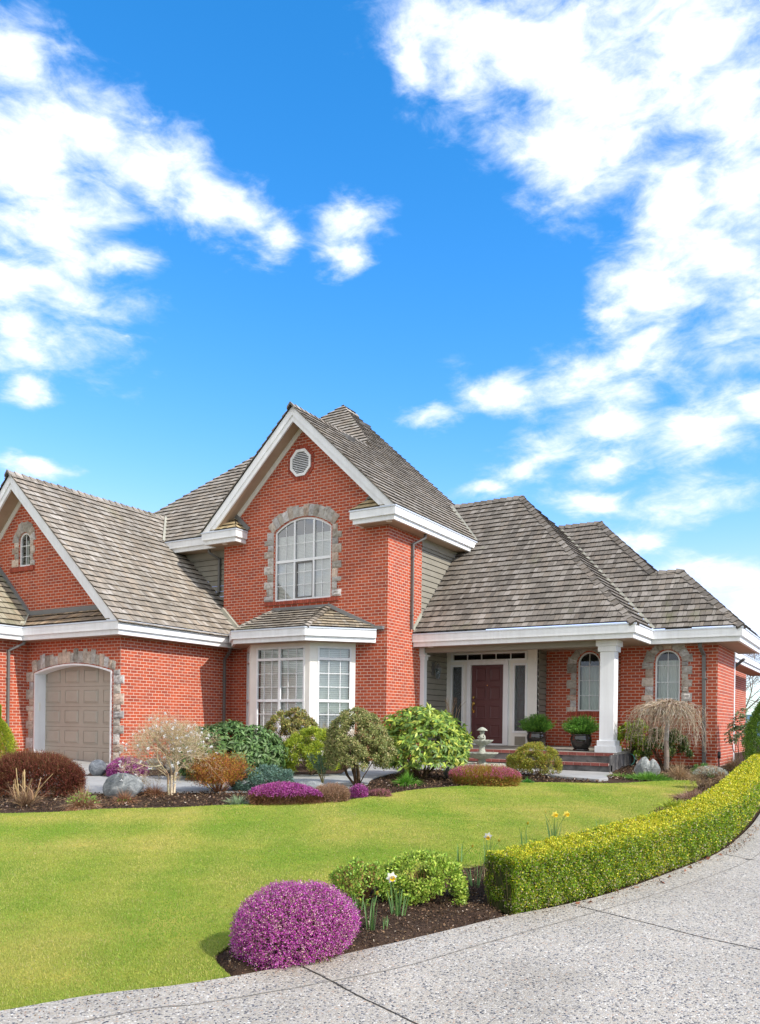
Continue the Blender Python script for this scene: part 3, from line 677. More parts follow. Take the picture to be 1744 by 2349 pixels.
# octagonal vent
def octa(r1,r2,cx=-13.92,cz=8.27): return [(cx+r1*math.cos(R(22.5+45*k)),cz+r2*math.sin(R(22.5+45*k))) for k in range(8)]
mb=MB(); mb.ring(Pc,octa(.385,.405),octa(.31,.325),.05,-.02); v=mb.build('gable_vent',M['white'],house)
mb=MB(); z=8.27-.36
while z<8.27+.36:
    hw=min(.295,.47*.92-abs(z-8.27)) if abs(z-8.27)>.13 else .295
    if hw>.05: mb.hexa([Pc(-13.92-hw,z,.035),Pc(-13.92+hw,z,.035),Pc(-13.92+hw,z,.028),Pc(-13.92-hw,z,.028)],[Pc(-13.92-hw,z+.045,-.005),Pc(-13.92+hw,z+.045,-.005),Pc(-13.92+hw,z+.045,-.012),Pc(-13.92-hw,z+.045,-.012)])
    z+=.05
mb.build('louvre',M['white'],v)
mb=MB(); mb.poly([Pc(*p,.004) for p in octa(.33,.35)]); mb.build('vent_back',M['room'],v)
mb=MB()
oo=octa(.49,.515); ii=octa(.39,.41)
for k in range(8):
    a,b,c,d=oo[k],oo[(k+1)%8],ii[k],ii[(k+1)%8]
    for j in range(5):
        l=lambda p,q,t:(p[0]+(q[0]-p[0])*t,p[1]+(q[1]-p[1])*t); t0,t1=j/5+.02,(j+1)/5-.02; s=random.uniform(.7,1.15); t=(.42*s,.10*s,.065*s)
        q=[l(a,b,t0),l(a,b,t1),l(c,d,t1),l(c,d,t0)]; mb.hexa([Pc(*p,0) for p in q],[Pc(*p,.022) for p in q],t)
mb.build('brick_surround',M['rowlock'],v)

# ---- rock-faced stones round the openings
def stone(mb,P,q,th,rnd):
    """q: 4 corners ccw in 2D; rough domed face"""
    n=5; s=rnd.uniform(.72,1.2); w=rnd.choice([(1,1,1),(1.05,.97,.9),(.95,.97,1.02),(1.1,.93,.82),(.8,.78,.74)]); t=tuple(s*x for x in w)
    l=lambda p,q_,t_:(p[0]+(q_[0]-p[0])*t_,p[1]+(q_[1]-p[1])*t_); G=[]
    for i in range(n):
        for j in range(n):
            a=l(q[0],q[1],i/(n-1)); b=l(q[3],q[2],i/(n-1)); p=l(a,b,j/(n-1)); e=(i in(0,n-1)) or (j in (0,n-1))
            d=th*(.45 if e else rnd.uniform(.75,1.25)); jx=0 if not e else 0
            G.append(P(p[0]+rnd.uniform(-.008,.008),p[1]+rnd.uniform(-.008,.008),d))
    i0=len(mb.v); mb.v+=[tuple(p) for p in G]
    for i in range(n-1):
        for j in range(n-1): mb.f.append((i0+i*n+j,i0+(i+1)*n+j,i0+(i+1)*n+j+1,i0+i*n+j+1)); mb.t.append(t)
    rim=[i*n for i in range(n)]+[(n-1)*n+j for j in range(1,n)]+[i*n+n-1 for i in range(n-2,-1,-1)]+[j for j in range(n-2,0,-1)]
    base=len(mb.v); c=V((0,0,0))
    for r_ in rim:
        pass
    q2=[]
    for r_ in rim:
        i,j=divmod(r_,n); a=l(q[0],q[1],i/(n-1)); b=l(q[3],q[2],i/(n-1)); p=l(a,b,j/(n-1)); q2.append(P(p[0],p[1],-.01))
    mb.v+=[tuple(p) for p in q2]; m=len(rim)
    for k in range(m): mb.f.append((i0+rim[k],base+k,base+(k+1)%m,i0+rim[(k+1)%m])); mb.t.append(t)
def surround(P,u0,u1,zb,zs,rise,wl,wr,ha,seed,garage=False,label=None):
    rnd=random.Random(seed); mb=MB()
    for sgn,(ue,ws) in ((-1,(u0,wl)),(1,(u1,wr))):
        z=zb; k=0
        while z<zs-.02:
            h=rnd.uniform(.15,.30) if garage else rnd.uniform(.13,.24)
            if zs-z-h<.1: h=zs-z
            w=ws*(1.0 if k%2==0 else rnd.uniform(.55,.72)); a,b=(ue-w,ue) if sgn<0 else (ue,ue+w)
            stone(mb,P,[(a+.003,z+.004),(b-.003,z+.004),(b-.003,z+h-.004),(a+.003,z+h-.004)],.042,rnd); z+=h; k+=1
    c=(u0+u1)/2; w=(u1-u0)/2; r=(w*w+rise*rise)/(2*rise); zc_=zs+rise-r; a0=math.asin(min(1,w/r)); 
    if garage: ext=a0*1.03
    else: ext=a0 if rise>=w*.95 else a0*1.05
    arc=2*ext*r; n=max(7,int(arc/(.165 if garage else .155))); a=-ext; cuts=[rnd.uniform(.75,1.35) for _ in range(n)]; S=sum(cuts)
    for k,cu in enumerate(cuts):
        b=a+2*ext*cu/S; hh=ha*(rnd.uniform(.8,1.2) if not garage else rnd.choice([.75,1.0,1.25,.85])); 
        if k==n//2: hh=ha*(1.25 if garage else 1.08)
        if garage:
            q=[(c+r*math.sin(a),zc_+r*math.cos(a)),(c+r*math.sin(b),zc_+r*math.cos(b))]; lean=.35
            q+=[(q[1][0]+hh*math.sin(b)*lean*1.2,q[1][1]+hh),(q[0][0]+hh*math.sin(a)*lean*1.2,q[0][1]+hh)]
            q=[q[0],q[1],q[2],q[3]]
        else: q=[(c+r*math.sin(a),zc_+r*math.cos(a)),(c+r*math.sin(b),zc_+r*math.cos(b)),(c+(r+hh)*math.sin(b),zc_+(r+hh)*math.cos(b)),(c+(r+hh)*math.sin(a),zc_+(r+hh)*math.cos(a))]
        cx=sum(p[0] for p in q)/4; cz_=sum(p[1] for p in q)/4; q=[(cx+(p[0]-cx)*.97,cz_+(p[1]-cz_)*.98) for p in q]
        stone(mb,P,q,.042,rnd); a=b
    return mb.build('stone_surround',M['quoin'],house,label=label)
surround(Pc,-14.86,-12.82,4.44,6.42,.34,.34,.31,.32,3,label='grey ledge stones around the large arched window')
surround(Pg,-19.90,-16.66,-.3,2.27,.22,.31,.38,.31,5,True,label='grey ledge stones around the garage door')
surround(Pg,-20.63,-20.11,5.24,5.93,.26,.30,.20,.27,6)
surround(Pr,-5.08,-4.37,1.30,2.68,.355,.30,.26,.24,7)
surround(Pp,-7.29,-6.58,1.36,2.74,.355,.28,.14,.24,8)

# ---- garage opening, jamb and sectional door
mb=MB(); gi=lambda i:arch(-19.85,-16.72,-.35,2.25,.22,i); mb.ring(Pg,gi(0),gi(.045),.03,-.34); gd=mb.build('garage_frame',M['white'],house)
mb=MB(); mb.box(-19.835,-19.79,14.28,14.33,1.22,1.44); mb.build('keypad',M['trim'],gd)
Pd=front(14.50); mb=MB(); mb.pbox(Pd,-19.85,-16.75,-.34,2.46,0,-.04)
W=(3.1)/4
for r_ in range(5):
    z0=-.30+r_*.545
    for c in range(4):
        u0=-19.85+c*W; a,b,z_,zt=u0+.10,u0+W-.10,z0+.09,z0+.455
        mb.ring(Pd,rect(a,b,z_,zt),rect(a,b,z_,zt,.014),.012,-.002); 
        q0=rect(a,b,z_,zt,.020); q1=rect(a,b,z_,zt,.06)
        for k in range(4): mb.poly([Pd(*q0[k],-.0),Pd(*q0[(k+1)%4],-.0),Pd(*q1[(k+1)%4],.022),Pd(*q1[k],.022)])
        mb.poly([Pd(*p,.022) for p in q1])
    mb.pbox(Pd,-19.85,-16.75,z0+.003,z0+.53,.006,-.01) if False else None
d_=mb.build('garage_door',M['garage'],house)
mb=MB()
for r_ in range(1,5): mb.pbox(Pd,-19.85,-16.75,-.30+r_*.545-.004,-.30+r_*.545+.002,.0015,-.01)
mb.build('panel_joint',M['room'],d_)

# ---- porch: entry, posts, beam, floor, steps
Pe=front(21.90)
holes=[rect(-10.87,-8.59,2.885,3.045),rect(-10.89,-10.57,.80,2.69),rect(-8.90,-8.58,.82,2.69),rect(-10.27,-9.24,.44,2.73)]
mb=MB(); wall(mb,Pe,rect(-11.08,-8.18,.36,3.13),holes,.09); ew=mb.build('entry_frame',M['trim'],house)
mb=MB(); 
mb.ring(Pe,rect(-10.93,-8.53,2.84,3.09),rect(-10.87,-8.59,2.885,3.045),.03,0); mb.ring(Pe,rect(-10.94,-10.52,.74,2.75),rect(-10.89,-10.57,.80,2.69),.025,0); mb.ring(Pe,rect(-8.95,-8.53,.76,2.75),rect(-8.90,-8.58,.82,2.69),.025,0)
mb.ring(Pe,rect(-10.39,-9.12,.37,2.84),rect(-10.27,-9.24,.44,2.73),.05,0); mb.pbox(Pe,-9.19,-9.08,.40,2.86,.075,.0); mb.build('casing',M['white'],ew)
mb=MB(); mb.pbox(Pe,-8.88,-8.56,.41,.66,.012,0); mb.build('kick_panel',M['siding'],ew)
mb=MB(); mb.poly([Pe(u,z,-.05) for u,z in rect(-10.88,-8.58,2.88,3.05)]); tw=mb.build('transom_light',M['darkglass'],house)
mb=MB()
for k in range(1,5): u=-10.87+2.28*k/5; mb.pbox(Pe,u-.012,u+.012,2.885,3.045,-.02,-.06)
mb.build('muntin',M['white'],tw)
for a,b in ((-10.89,-10.57),(-8.90,-8.58)):
    mb=MB(); mb.poly([Pe(u,z,-.05) for u,z in rect(a,b,.80,2.69)]); s_=mb.build('sidelight',M['rain'],house)
    mb=MB(); mb.poly([Pe(u,z,-.30) for u,z in rect(a-.05,b+.05,.75,2.75)]); mb.build('interior',M['room'],s_)
mb=MB(); mb.poly([Pe(u,z,-.25) for u,z in rect(-10.9,-8.55,2.86,3.08)]); mb.build('interior',M['room'],tw)
mb=MB(); mb.pbox(Pe,-10.265,-9.245,.45,2.72,-.035,-.08)
for c in range(2):
    for r_ in range(4):
        a=-10.265+.12+c*.45; z_=.45+.16+r_*.545; b=a+.35; zt=z_+.40
        Pd2=front(21.935); q0=rect(a,b,z_,zt); q1=rect(a,b,z_,zt,.02); q2=rect(a,b,z_,zt,.055)
        for k in range(4):
            mb.poly([Pd2(*q0[k],.004),Pd2(*q0[(k+1)%4],.004),Pd2(*q1[(k+1)%4],.010),Pd2(*q1[k],.010)]); mb.poly([Pd2(*q1[k],.010),Pd2(*q1[(k+1)%4],.010),Pd2(*q2[(k+1)%4],.001),Pd2(*q2[k],.001)])
        mb.poly([Pd2(*p,.0025) for p in q2])
fd=mb.build('front_door',M['door'],house)
mb=MB(); yy=21.92
for z,r_ in ((1.78,.035),(1.60,.045)): 
    i0=len(mb.v)
    for k in range(3):
        for j in range(14):
            a=2*math.pi*j/14; rr=[r_,r_*.9,r_*.35][k]; mb.v.append((-10.19+rr*math.cos(a),yy-[0,.02,.045][k],z+1.3*rr*math.sin(a)))
    for k in range(2):
        for j in range(14): a=i0+k*14+j; b=i0+k*14+(j+1)%14; mb.f.append((a,b,b+14,a+14)); mb.t.append((1,1,1))
    mb.f.append(tuple(i0+28+j for j in range(14))); mb.t.append((1,1,1))
mb.tube([(-10.19,yy-.02,1.56),(-10.205,yy-.06,1.52),(-10.205,yy-.06,1.42),(-10.19,yy-.02,1.37)],.013,8); mb.box(-10.215,-10.165,yy-.01,yy+.02,1.33,1.40); mb.box(-9.77,-9.75,yy-.005,yy+.02,2.12,2.14)
mb.build('door_handle',M['brass'],fd)
# porch floor and steps
ft=lambda y:.33+.029*(y-19.70)
mb=MB(); mb.hexa([(-11.03,19.80,-.2),(-5.46,19.80,-.2),(-5.46,22.5,-.2),(-11.03,22.5,-.2)],[(-11.03,19.80,ft(19.8)),(-5.46,19.80,ft(19.8)),(-5.46,22.5,ft(22.5)),(-11.03,22.5,ft(22.5))])
mb.build('porch_floor',M['porchc'],house)
mb=MB(); mb.box(-11.03,-5.46,19.72,19.80,-.2,.265); mb.box(-10.4,-5.46,19.36,19.73,-.3,.045); mb.box(-5.455,-5.42,19.38,21.3,-.3,.30); mb.box(-5.455,-5.42,19.30,19.5,-.3,.06); mb.build('step_riser',M['stepc'],house)
mb=MB()
def rowl(x0,x1,y0,y1,z0,z1):
    n=int((x1-x0)/.215)
    for k in range(n):
        a=x0+(x1-x0)*k/n; s=random.uniform(.75,1.1); mb.box(a+.005,a+(x1-x0)/n-.006,y0,y1,z0,z1,(.30*s,.095*s,.08*s))
rowl(-11.03,-5.455,19.69,19.83,.268,.338); mb.build('brick_nosing',M['rowlock'],house); mb=MB(); rowl(-10.4,-5.455,19.32,19.50,.040,.105); mb.build('brick_nosing',M['rowlock'],house)
mb=MB(); mb.box(-11.02,-5.46,19.695,19.825,.262,.329); mb.build('mortar_bed',M['mortar'],house); mb=MB(); mb.box(-10.39,-5.46,19.325,19.72,.04,.100); mb.build('mortar_bed',M['mortar'],house)
# column
cx,cy=-5.76,20.33
def sq(mb,h,z0,z1,h2=None):
    h2=h2 or h; mb.hexa([(cx-h,cy-h,z0),(cx+h,cy-h,z0),(cx+h,cy+h,z0),(cx-h,cy+h,z0)],[(cx-h2,cy-h2,z1),(cx+h2,cy-h2,z1),(cx+h2,cy+h2,z1),(cx-h2,cy+h2,z1)])
mb=MB(); sq(mb,.178,.30,3.0); cl=mb.build('porch_column',M['white'],house,bevel=.006)
mb=MB(); sq(mb,.265,.325,.50); sq(mb,.225,.50,.635); mb.build('column_base',M['white'],cl,bevel=.008)
mb=MB(); sq(mb,.225,2.84,2.975); sq(mb,.265,2.975,3.125); mb.build('column_capital',M['white'],cl,bevel=.008)
cx,cy=-10.99,20.24
mb=MB(); sq(mb,.085,.30,3.1); cl=mb.build('porch_post',M['white'],house,bevel=.006)
mb=MB(); sq(mb,.105,2.78,2.88); sq(mb,.15,2.88,2.93); mb.box(-11.08,-10.9,20.1,20.3,2.93,3.12); mb.build('column_capital',M['white'],cl,bevel=.006)
mb=MB(); mb.box(-10.89,-6.03,20.16,20.44,2.985,3.125); mb.build('porch_beam',M['taupe'],house)
# wall lantern on the porch
mb=MB(); mb.box(-11.09,-11.05,20.93,21.05,2.40,2.78); mb.tube([(-11.05,20.99,2.72),(-10.97,20.99,2.80),(-10.90,20.99,2.76)],.014,8); mb.lathe([(.0,.16),(.03,.15),(.05,.11),(.12,.04),(.125,.03),(.10,.02),(.10,.0)],(-10.90,20.99,2.58),6)
for k in range(6):
    a=math.pi*2*k/6; mb.tube([(-10.90+.10*math.cos(a),20.99+.10*math.sin(a),2.59),(-10.90+.055*math.cos(a),20.99+.055*math.sin(a),2.30)],.006,5)
mb.lathe([(0,0),(.058,0),(.058,-.02),(.02,-.03),(0,-.04)],(-10.90,20.99,2.31),6); ln=mb.build('wall_lantern',M['pipe'],house)
mb=MB(); mb.lathe([(.095,.0),(.052,-.28)],(-10.90,20.99,2.59),6); mb.build('lantern_glass',M['rain'],ln)
mb=MB(); mb.lathe([(0,.05),(.02,.04),(.026,0),(.015,-.04),(0,-.05)],(-10.90,20.99,2.47),10); mb.build('bulb',M['trim'],ln)
# roof vents
def rv(x,y,t=tc):
    mb=MB(); z=zc(x); n=nRc; a=V((x,y,z)); s=V((-1,0,tc)).normalized(); h=V((0,1,0))
    q=lambda u,w,l: a+h*u+s*w+n*l
    mb.hexa([q(-.2,-.16,.0),q(.2,-.16,.0),q(.2,.16,.0),q(-.2,.16,.0)],[q(-.18,-.16,.14),q(.18,-.16,.14),q(.2,.16,.05),q(-.2,.16,.05)]); mb.build('roof_vent',M['flash'],house)
rv(-13.62,20.15); rv(-16.0,24.75)
# ================================================================ GROUND
CLOUD=7.0; SAT=1.18; VAL=2.15; HUE=.505; EXPO=.38
def m_soil():
    m,nt,b=nmat('soil',.95,.1); p=geo(nt)
    f=noise(nt,p,2.2,6,.65); g=noise(nt,p,55,5,.7)
    c=sramp(nt,f,[(.3,(.052,.033,.024)),(.7,(.105,.070,.050))]); c=mix(nt,.8,c,sramp(nt,g,[(.3,(.35,.35,.35)),(.6,(1.1,1.05,1)),(.78,(2.2,2.0,1.7))]),'MULTIPLY')
    nt.links.new(c,b.inputs['Base Color']); bump(nt,b,g,.9,.03); return m
def m_lawn():
    m,nt,b=nmat('lawn_turf',.9,.1); p=geo(nt)
    f=noise(nt,p,.55,6,.62,.3); f2=noise(nt,mapping(nt,p,(1,1,1)),3.2,5,.65); g=noise(nt,p,90,4,.7)
    c=sramp(nt,f,[(.32,(.20,.31,.035)),(.50,(.32,.37,.055)),(.66,(.50,.44,.12))])
    c=mix(nt,.8,c,sramp(nt,f2,[(.25,(.6,.72,.5)),(.5,(1,1,1)),(.72,(1.35,1.15,1.1))]),'MULTIPLY'); c=mix(nt,.7,c,sramp(nt,g,[(.3,(.5,.55,.4)),(.7,(1.35,1.3,1.2))]),'MULTIPLY')
    nt.links.new(c,b.inputs['Base Color']); bump(nt,b,g,.8,.03); return m
def m_aggregate():
    m,nt,b=nmat('exposed_aggregate',.75,.3); p=geo(nt)
    pj=nd(nt,'ShaderNodeVectorMath',operation='MULTIPLY'); nt.links.new(p,pj.inputs[0]); pj.inputs[1].default_value=(1,1,0)
    dist=nd(nt,'ShaderNodeTexNoise'); dist.inputs['Scale'].default_value=30; nt.links.new(pj.outputs[0],dist.inputs['Vector'])
    av=nd(nt,'ShaderNodeVectorMath',operation='MULTIPLY_ADD'); nt.links.new(dist.outputs['Color'],av.inputs[0]); av.inputs[1].default_value=(.012,.012,0); nt.links.new(pj.outputs[0],av.inputs[2])
    def vor(scale,feat):
        n=nd(nt,'ShaderNodeTexVoronoi',feature=feat); n.inputs['Scale'].default_value=scale; nt.links.new(av.outputs[0],n.inputs['Vector']); return n
    v=vor(76,'F1'); e=vor(76,'DISTANCE_TO_EDGE')
    s=nd(nt,'ShaderNodeSeparateColor'); nt.links.new(v.outputs['Color'],s.inputs[0])
    peb=sramp(nt,s.outputs[0],[(0,(.34,.31,.27)),(.16,(.50,.46,.39)),(.34,(.42,.37,.30)),(.46,(.60,.57,.51)),(.60,(.46,.44,.42)),(.72,(.035,.045,.07)),(.85,(.12,.13,.16)),(.93,(.48,.34,.25)),(.97,(.80,.78,.72))],'CONSTANT')
    ed=sramp(nt,e.outputs['Distance'],[(.06,(1,1,1)),(.16,(0,0,0))])
    c=mix(nt,ed,peb,(.44,.40,.34))
    big=noise(nt,p,1.3,6,.65); c=mix(nt,.5,c,sramp(nt,big,[(.3,(.74,.73,.71)),(.7,(1.16,1.14,1.12))]),'MULTIPLY')
    sta=noise(nt,p,.45,7,.7,.5); c=mix(nt,.35,c,sramp(nt,sta,[(.36,(.70,.68,.65)),(.50,(1,1,1)),(.7,(1.08,1.07,1.05))]),'MULTIPLY')
    nt.links.new(c,b.inputs['Base Color']); bump(nt,b,e.outputs['Distance'],.7,.012); return m
M['soil']=m_soil(); M['lawn']=m_lawn(); M['agg']=m_aggregate(); M['joint']=m_plain('joint_dark',(.055,.05,.045),.95,.4,20,.1)
LAWN_FAR=[(-11.02,7.32),(-10.33,7.93),(-10.03,8.41),(-9.24,9.00),(-8.78,9.53),(-8.23,10.05),(-7.74,10.43),(-7.37,11.00),(-7.19,12.18),(-7.14,12.87),(-6.77,13.90),(-5.91,15.40),(-4.56,16.26),(-4.13,16.90),(-3.72,17.70),(-3.26,18.17)]
LAWN_R=[(-2.96,16.64),(-3.00,14.94),(-2.90,13.41),(-2.90,12.51),(-2.93,11.06),(-2.97,9.42),(-3.09,8.52),(-3.19,8.02),(-3.31,7.42),(-3.57,6.89),(-3.78,6.19),(-3.88,5.64),(-3.90,5.01),(-3.88,4.50),(-3.74,4.19),(-3.64,3.94),(-3.32,3.74)]
EDGE=[(-3.40,3.53),(-3.75,3.07),(-3.98,2.64),(-4.4,1.9),(-5.2,.9),(-6.5,-.1)]
def smooth(pts,n=4):
    out=[]
    for i in range(len(pts)-1):
        p0=V(pts[max(i-1,0)]);p1=V(pts[i]);p2=V(pts[i+1]);p3=V(pts[min(i+2,len(pts)-1)])
        for k in range(n):
            t=k/n; out.append(tuple(.5*((2*p1)+(p2-p0)*t+(2*p0-5*p1+4*p2-p3)*t*t+(3*p1-p0-3*p2+p3)*t**3)))
    return out+[tuple(pts[-1])]
lawn_poly=smooth([(-13.5,5.6)]+LAWN_FAR,4)+smooth(LAWN_R,4)+smooth(EDGE,3)+[(-9,-1),(-18,-2),(-20,3)]
DRV=[(-4.4,1.9),(-3.98,2.64),(-3.75,3.07),(-3.40,3.53),(-3.09,4.12),(-2.87,4.65),(-2.66,5.22),(-2.44,5.86),(-2.15,6.52),(-1.91,7.30),(-1.67,8.50),(-1.50,9.55),(-1.45,10.7),(-1.45,12.1),(-1.50,13.5),(-1.58,15.5),(-1.7,18),(-1.8,21)]
drive_poly=smooth([(-8,-1.6),(-6.5,-.1),(-5.2,.9)]+DRV,4)+[(-1.8,30),(6,30),(8,10),(7,-4),(-8,-6)]
bm=bmesh.new()
xs=[-4000,-1500,-600,-250,-120,-60]+list(range(-40,-14,2))+[-14+.5*k for k in range(26)]+list(range(-1,21,2))+[40,80,160,400,1200,4000]; ys=[-3000,-800,-200,-60,-20]+list(range(-8,15,2))+[15.5+.5*k for k in range(14)]+list(range(23,45,2))+[60,100,200,500,1500,4000]
g=[[bm.verts.new((x,y,gz(x,y)-.012-(.035*max(0,math.hypot(x,y)-60) if math.hypot(x,y)<1600 else 54))) for x in xs] for y in ys]
for j in range(len(ys)-1):
    for i in range(len(xs)-1): bm.faces.new((g[j][i],g[j][i+1],g[j+1][i+1],g[j+1][i]))
me=bpy.data.meshes.new('ground'); bm.to_mesh(me); bm.free(); me.materials.append(M['soil']); o=bpy.data.objects.new('ground',me); COL.objects.link(o); finish(o,kind='structure')
sheet('lawn',lawn_poly,.010,M['lawn'],edge=.02,kind='structure')
dw=sheet('driveway',drive_poly,.022,M['agg'],edge=.04,kind='structure')
NEAR=[(-13.5,8.4),(-12,9.66),(-10.0,10.86),(-8.75,11.75),(-8.25,12.9),(-8.75,14.0),(-9.0,15.4),(-9.1,17.0),(-8.9,18.05),(-8.2,18.25),(-6.25,18.25),(-6.14,17.75),(-5.83,16.95),(-4.95,17.30),(-5.05,18.3),(-5.40,19.4)]
path_poly=smooth([(-20.5,4.0),(-17,6.2)]+NEAR,3)+[(-11.0,19.6),(-11.0,18.5),(-11.6,17.2),(-10.6,16.0),(-9.9,14.6),(-11.6,13.15),(-13.2,12.4),(-14.6,11.7),(-15.2,12.3),(-16.5,13.6),(-16.6,14.6),(-20.2,14.6),(-20.2,12.5),(-21,9)]
sheet('path',path_poly,.012,M['concrete'],edge=.02,kind='structure')
def ribbon(name,pts,w,off,mat,parent=None,n=8,wob=.0):
    pts=smooth(pts,n); co=[];f=[]; rnd=random.Random(3)
    for i,p in enumerate(pts):
        a=V(pts[max(i-1,0)]); b=V(pts[min(i+1,len(pts)-1)]); d=(b-a).normalized(); nn=V((-d.y,d.x)); w_=w*rnd.uniform(.6,1.3); o_=rnd.uniform(-wob,wob)
        for s in (-1,1): x,y=p[0]+nn.x*(s*w_/2+o_),p[1]+nn.y*(s*w_/2+o_); co.append((x,y,gz(x,y)+off))
        if i: f.append((2*i-2,2*i-1,2*i+1,2*i))
    me=bpy.data.meshes.new(name); me.from_pydata(co,[],f); me.materials.append(mat); o=bpy.data.objects.new(name,me); COL.objects.link(o); o.parent=parent; return o
ribbon('expansion_joint',[(-3.10,4.10),(-2.78,3.98),(-2.45,3.84),(-2.08,3.71),(-1.0,3.3),(1,2.5)],.011,.025,M['joint'],dw,20,.002)
ribbon('expansion_joint',[(-2.13,6.50),(-1.85,6.41),(-1.42,6.27),(-1.03,6.13),(-.67,6.05),(2,5.4)],.010,.025,M['joint'],dw,20,.002)
ribbon('expansion_joint',[(-1.47,9.60),(-1.28,9.48),(-1.13,9.41),(-.9,9.40),(2,9.6)],.010,.025,M['joint'],dw,16,.002)
M['joint2']=m_plain('joint_faint',(.27,.25,.22),.95,.3,20,.1)
ribbon('border_joint',[(-3.9,1.9),(-3.38,3.00),(-3.14,3.30),(-2.76,3.93),(-2.51,4.42),(-2.33,5.0),(-2.08,5.78),(-1.76,6.80),(-1.38,8.20),(-1.14,9.41),(-1.10,10.6),(-1.1,13)],.011,.0245,M['joint2'],dw,16,.002)
# ================================================================ PLANTS AND GARDEN OBJECTS
def unit(a): return a/(np.linalg.norm(a,axis=1)[:,None]+1e-12)
def rdir(n,rng): return unit(rng.normal(size=(n,3)))
def pal(n,cols,rng,wts=None,var=.22,gain=1.0):
    c=np.array(cols,float)*gain; i=rng.choice(len(c),n,p=wts); t=c[i]*rng.uniform(1-var,1+var,(n,1)); return np.clip(t*rng.uniform(.93,1.07,(n,3)),0,1)
class Fol:
    """collects quads"""
    def __init__(s): s.co=[];s.fa=[];s.ti=[];s.n=0
    def add(s,co,fa,ti): s.co.append(co); s.fa.append(fa+s.n); s.ti.append(ti); s.n+=len(co)
    def leaf(s,P,D,L,W,ti,rng,bend=0.25,N=None):
        n=len(P); D=unit(D); N=rdir(n,rng) if N is None else N; S=unit(np.cross(D,N)); N=np.cross(S,D)
        L=np.broadcast_to(L,(n,))[:,None]; W=np.broadcast_to(W,(n,))[:,None]
        a=P; b=P+D*L*.5+S*W*.5+N*L*bend*.3; c=P+D*L-N*L*bend*.25; d=P+D*L*.5-S*W*.5+N*L*bend*.3
        co=np.stack([a,b,c,d],1).reshape(-1,3); s.add(co,np.arange(4*n).reshape(n,4),ti)
    def ribbon(s,P,D,L,W,ti,rng,droop=.5,seg=3,taper=True,curl=0):
        n=len(P); D=unit(D); L=np.broadcast_to(L,(n,))[:,None]; W=np.broadcast_to(W,(n,))[:,None]; dr=np.broadcast_to(droop,(n,))[:,None]
        S=unit(np.cross(D,np.array([0,0,1.])+rng.normal(size=(n,3))*.35)); C=rng.normal(size=(n,3))*curl
        rows=[]
        for k in range(seg+1):
            t=k/seg; p=P+D*L*t+C*L*t*t; p=p-np.array([0,0,1.])*dr*L*t*t; w=W*(1-.85*t**1.6 if taper else 1)*.5
            rows+= [p-S*w,p+S*w]
        co=np.stack(rows,1).reshape(-1,3); m=2*(seg+1); base=(np.arange(n)*m)[:,None]
        f=np.concatenate([base+np.array([2*k,2*k+1,2*k+3,2*k+2]) for k in range(seg)],1).reshape(-1,4)
        s.add(co,f,np.repeat(ti,seg,axis=0))
    def build(s,name,mat,parent=None,loc=None):
        return npmesh(name,np.concatenate(s.co),np.concatenate(s.fa),mat,parent,np.concatenate(s.ti),loc)
class Twig:
    def __init__(s): s.A=[];s.B=[];s.ra=[];s.rb=[]
    def seg(s,a,b,ra,rb): s.A.append(tuple(a));s.B.append(tuple(b));s.ra.append(ra);s.rb.append(rb)
    def line(s,pts,r0,r1):
        n=len(pts)-1
        for k in range(n): s.seg(pts[k],pts[k+1],r0+(r1-r0)*k/n,r0+(r1-r0)*(k+1)/n)
    def build(s,name,mat,parent,cols,rng,sides=4,var=.2):
        A=np.array(s.A);B=np.array(s.B);n=len(A); d=unit(B-A); u=unit(np.cross(d,np.array([.31,.17,.93]))); v=np.cross(d,u)
        ra=np.array(s.ra)[:,None];rb=np.array(s.rb)[:,None]; rows=[]
        for p,r in ((A,ra),(B,rb)):
            for k in range(sides): a=2*math.pi*k/sides; rows.append(p+u*r*math.cos(a)+v*r*math.sin(a))
        co=np.stack(rows,1).reshape(-1,3); base=(np.arange(n)*2*sides)[:,None]
        f=np.concatenate([base+np.array([k,(k+1)%sides,(k+1)%sides+sides,k+sides]) for k in range(sides)],1).reshape(-1,4)
        return npmesh(name,co,f,mat,parent,np.repeat(pal(n,cols,rng,var=var),sides,axis=0))
def lump(D,rng,k=9,freq=4.5):
    v=rdir(k,rng)*freq; ph=rng.uniform(0,6.28,k); return np.sin(D@v.T+ph).mean(1)*1.8
def shell(n,rx,ry,h,rng,z0=.15,lumpy=.14,inner=.68,freq=4.5,skirt=False):
    """points and outward normals on a lumpy dome of given half sizes; z0 = share of the height hidden below the widest part"""
    D=rdir(int(n*1.7),rng); D=D[D[:,2]>-z0*1.0][:n]; f=1+lump(D,rng,freq=freq)*lumpy
    q=inner+(1-inner)*rng.uniform(0,1,len(D))**.55
    S=np.array([rx,ry,h*.62]); E=D.copy()
    if skirt: k=E[:,2]<0; E[k,:2]=unit(E[k,:2])*(1+E[k,2:3]*.12)
    P=E*S*(f*q)[:,None]; P[:,2]+=h*.40
    k=P[:,2]<.0; P[k,2]=rng.uniform(.0,.1*h,k.sum())
    return P,unit(D/S)
def clumps(n,rx,ry,h,rng,k,cr,z0=.3,lumpy=.12,freq=4):
    C,N=shell(k,rx-cr*.6,ry-cr*.6,h-cr*.5,rng,z0,lumpy,.8,freq,True); k=len(C); i=rng.integers(0,k,n); r=rdir(n,rng); r=unit(r+N[i]*.9); r[:,2]+=.1
    return C[i]+unit(r)*(cr*rng.uniform(.35,1.05,(n,1))),unit(r+N[i]*.4),i
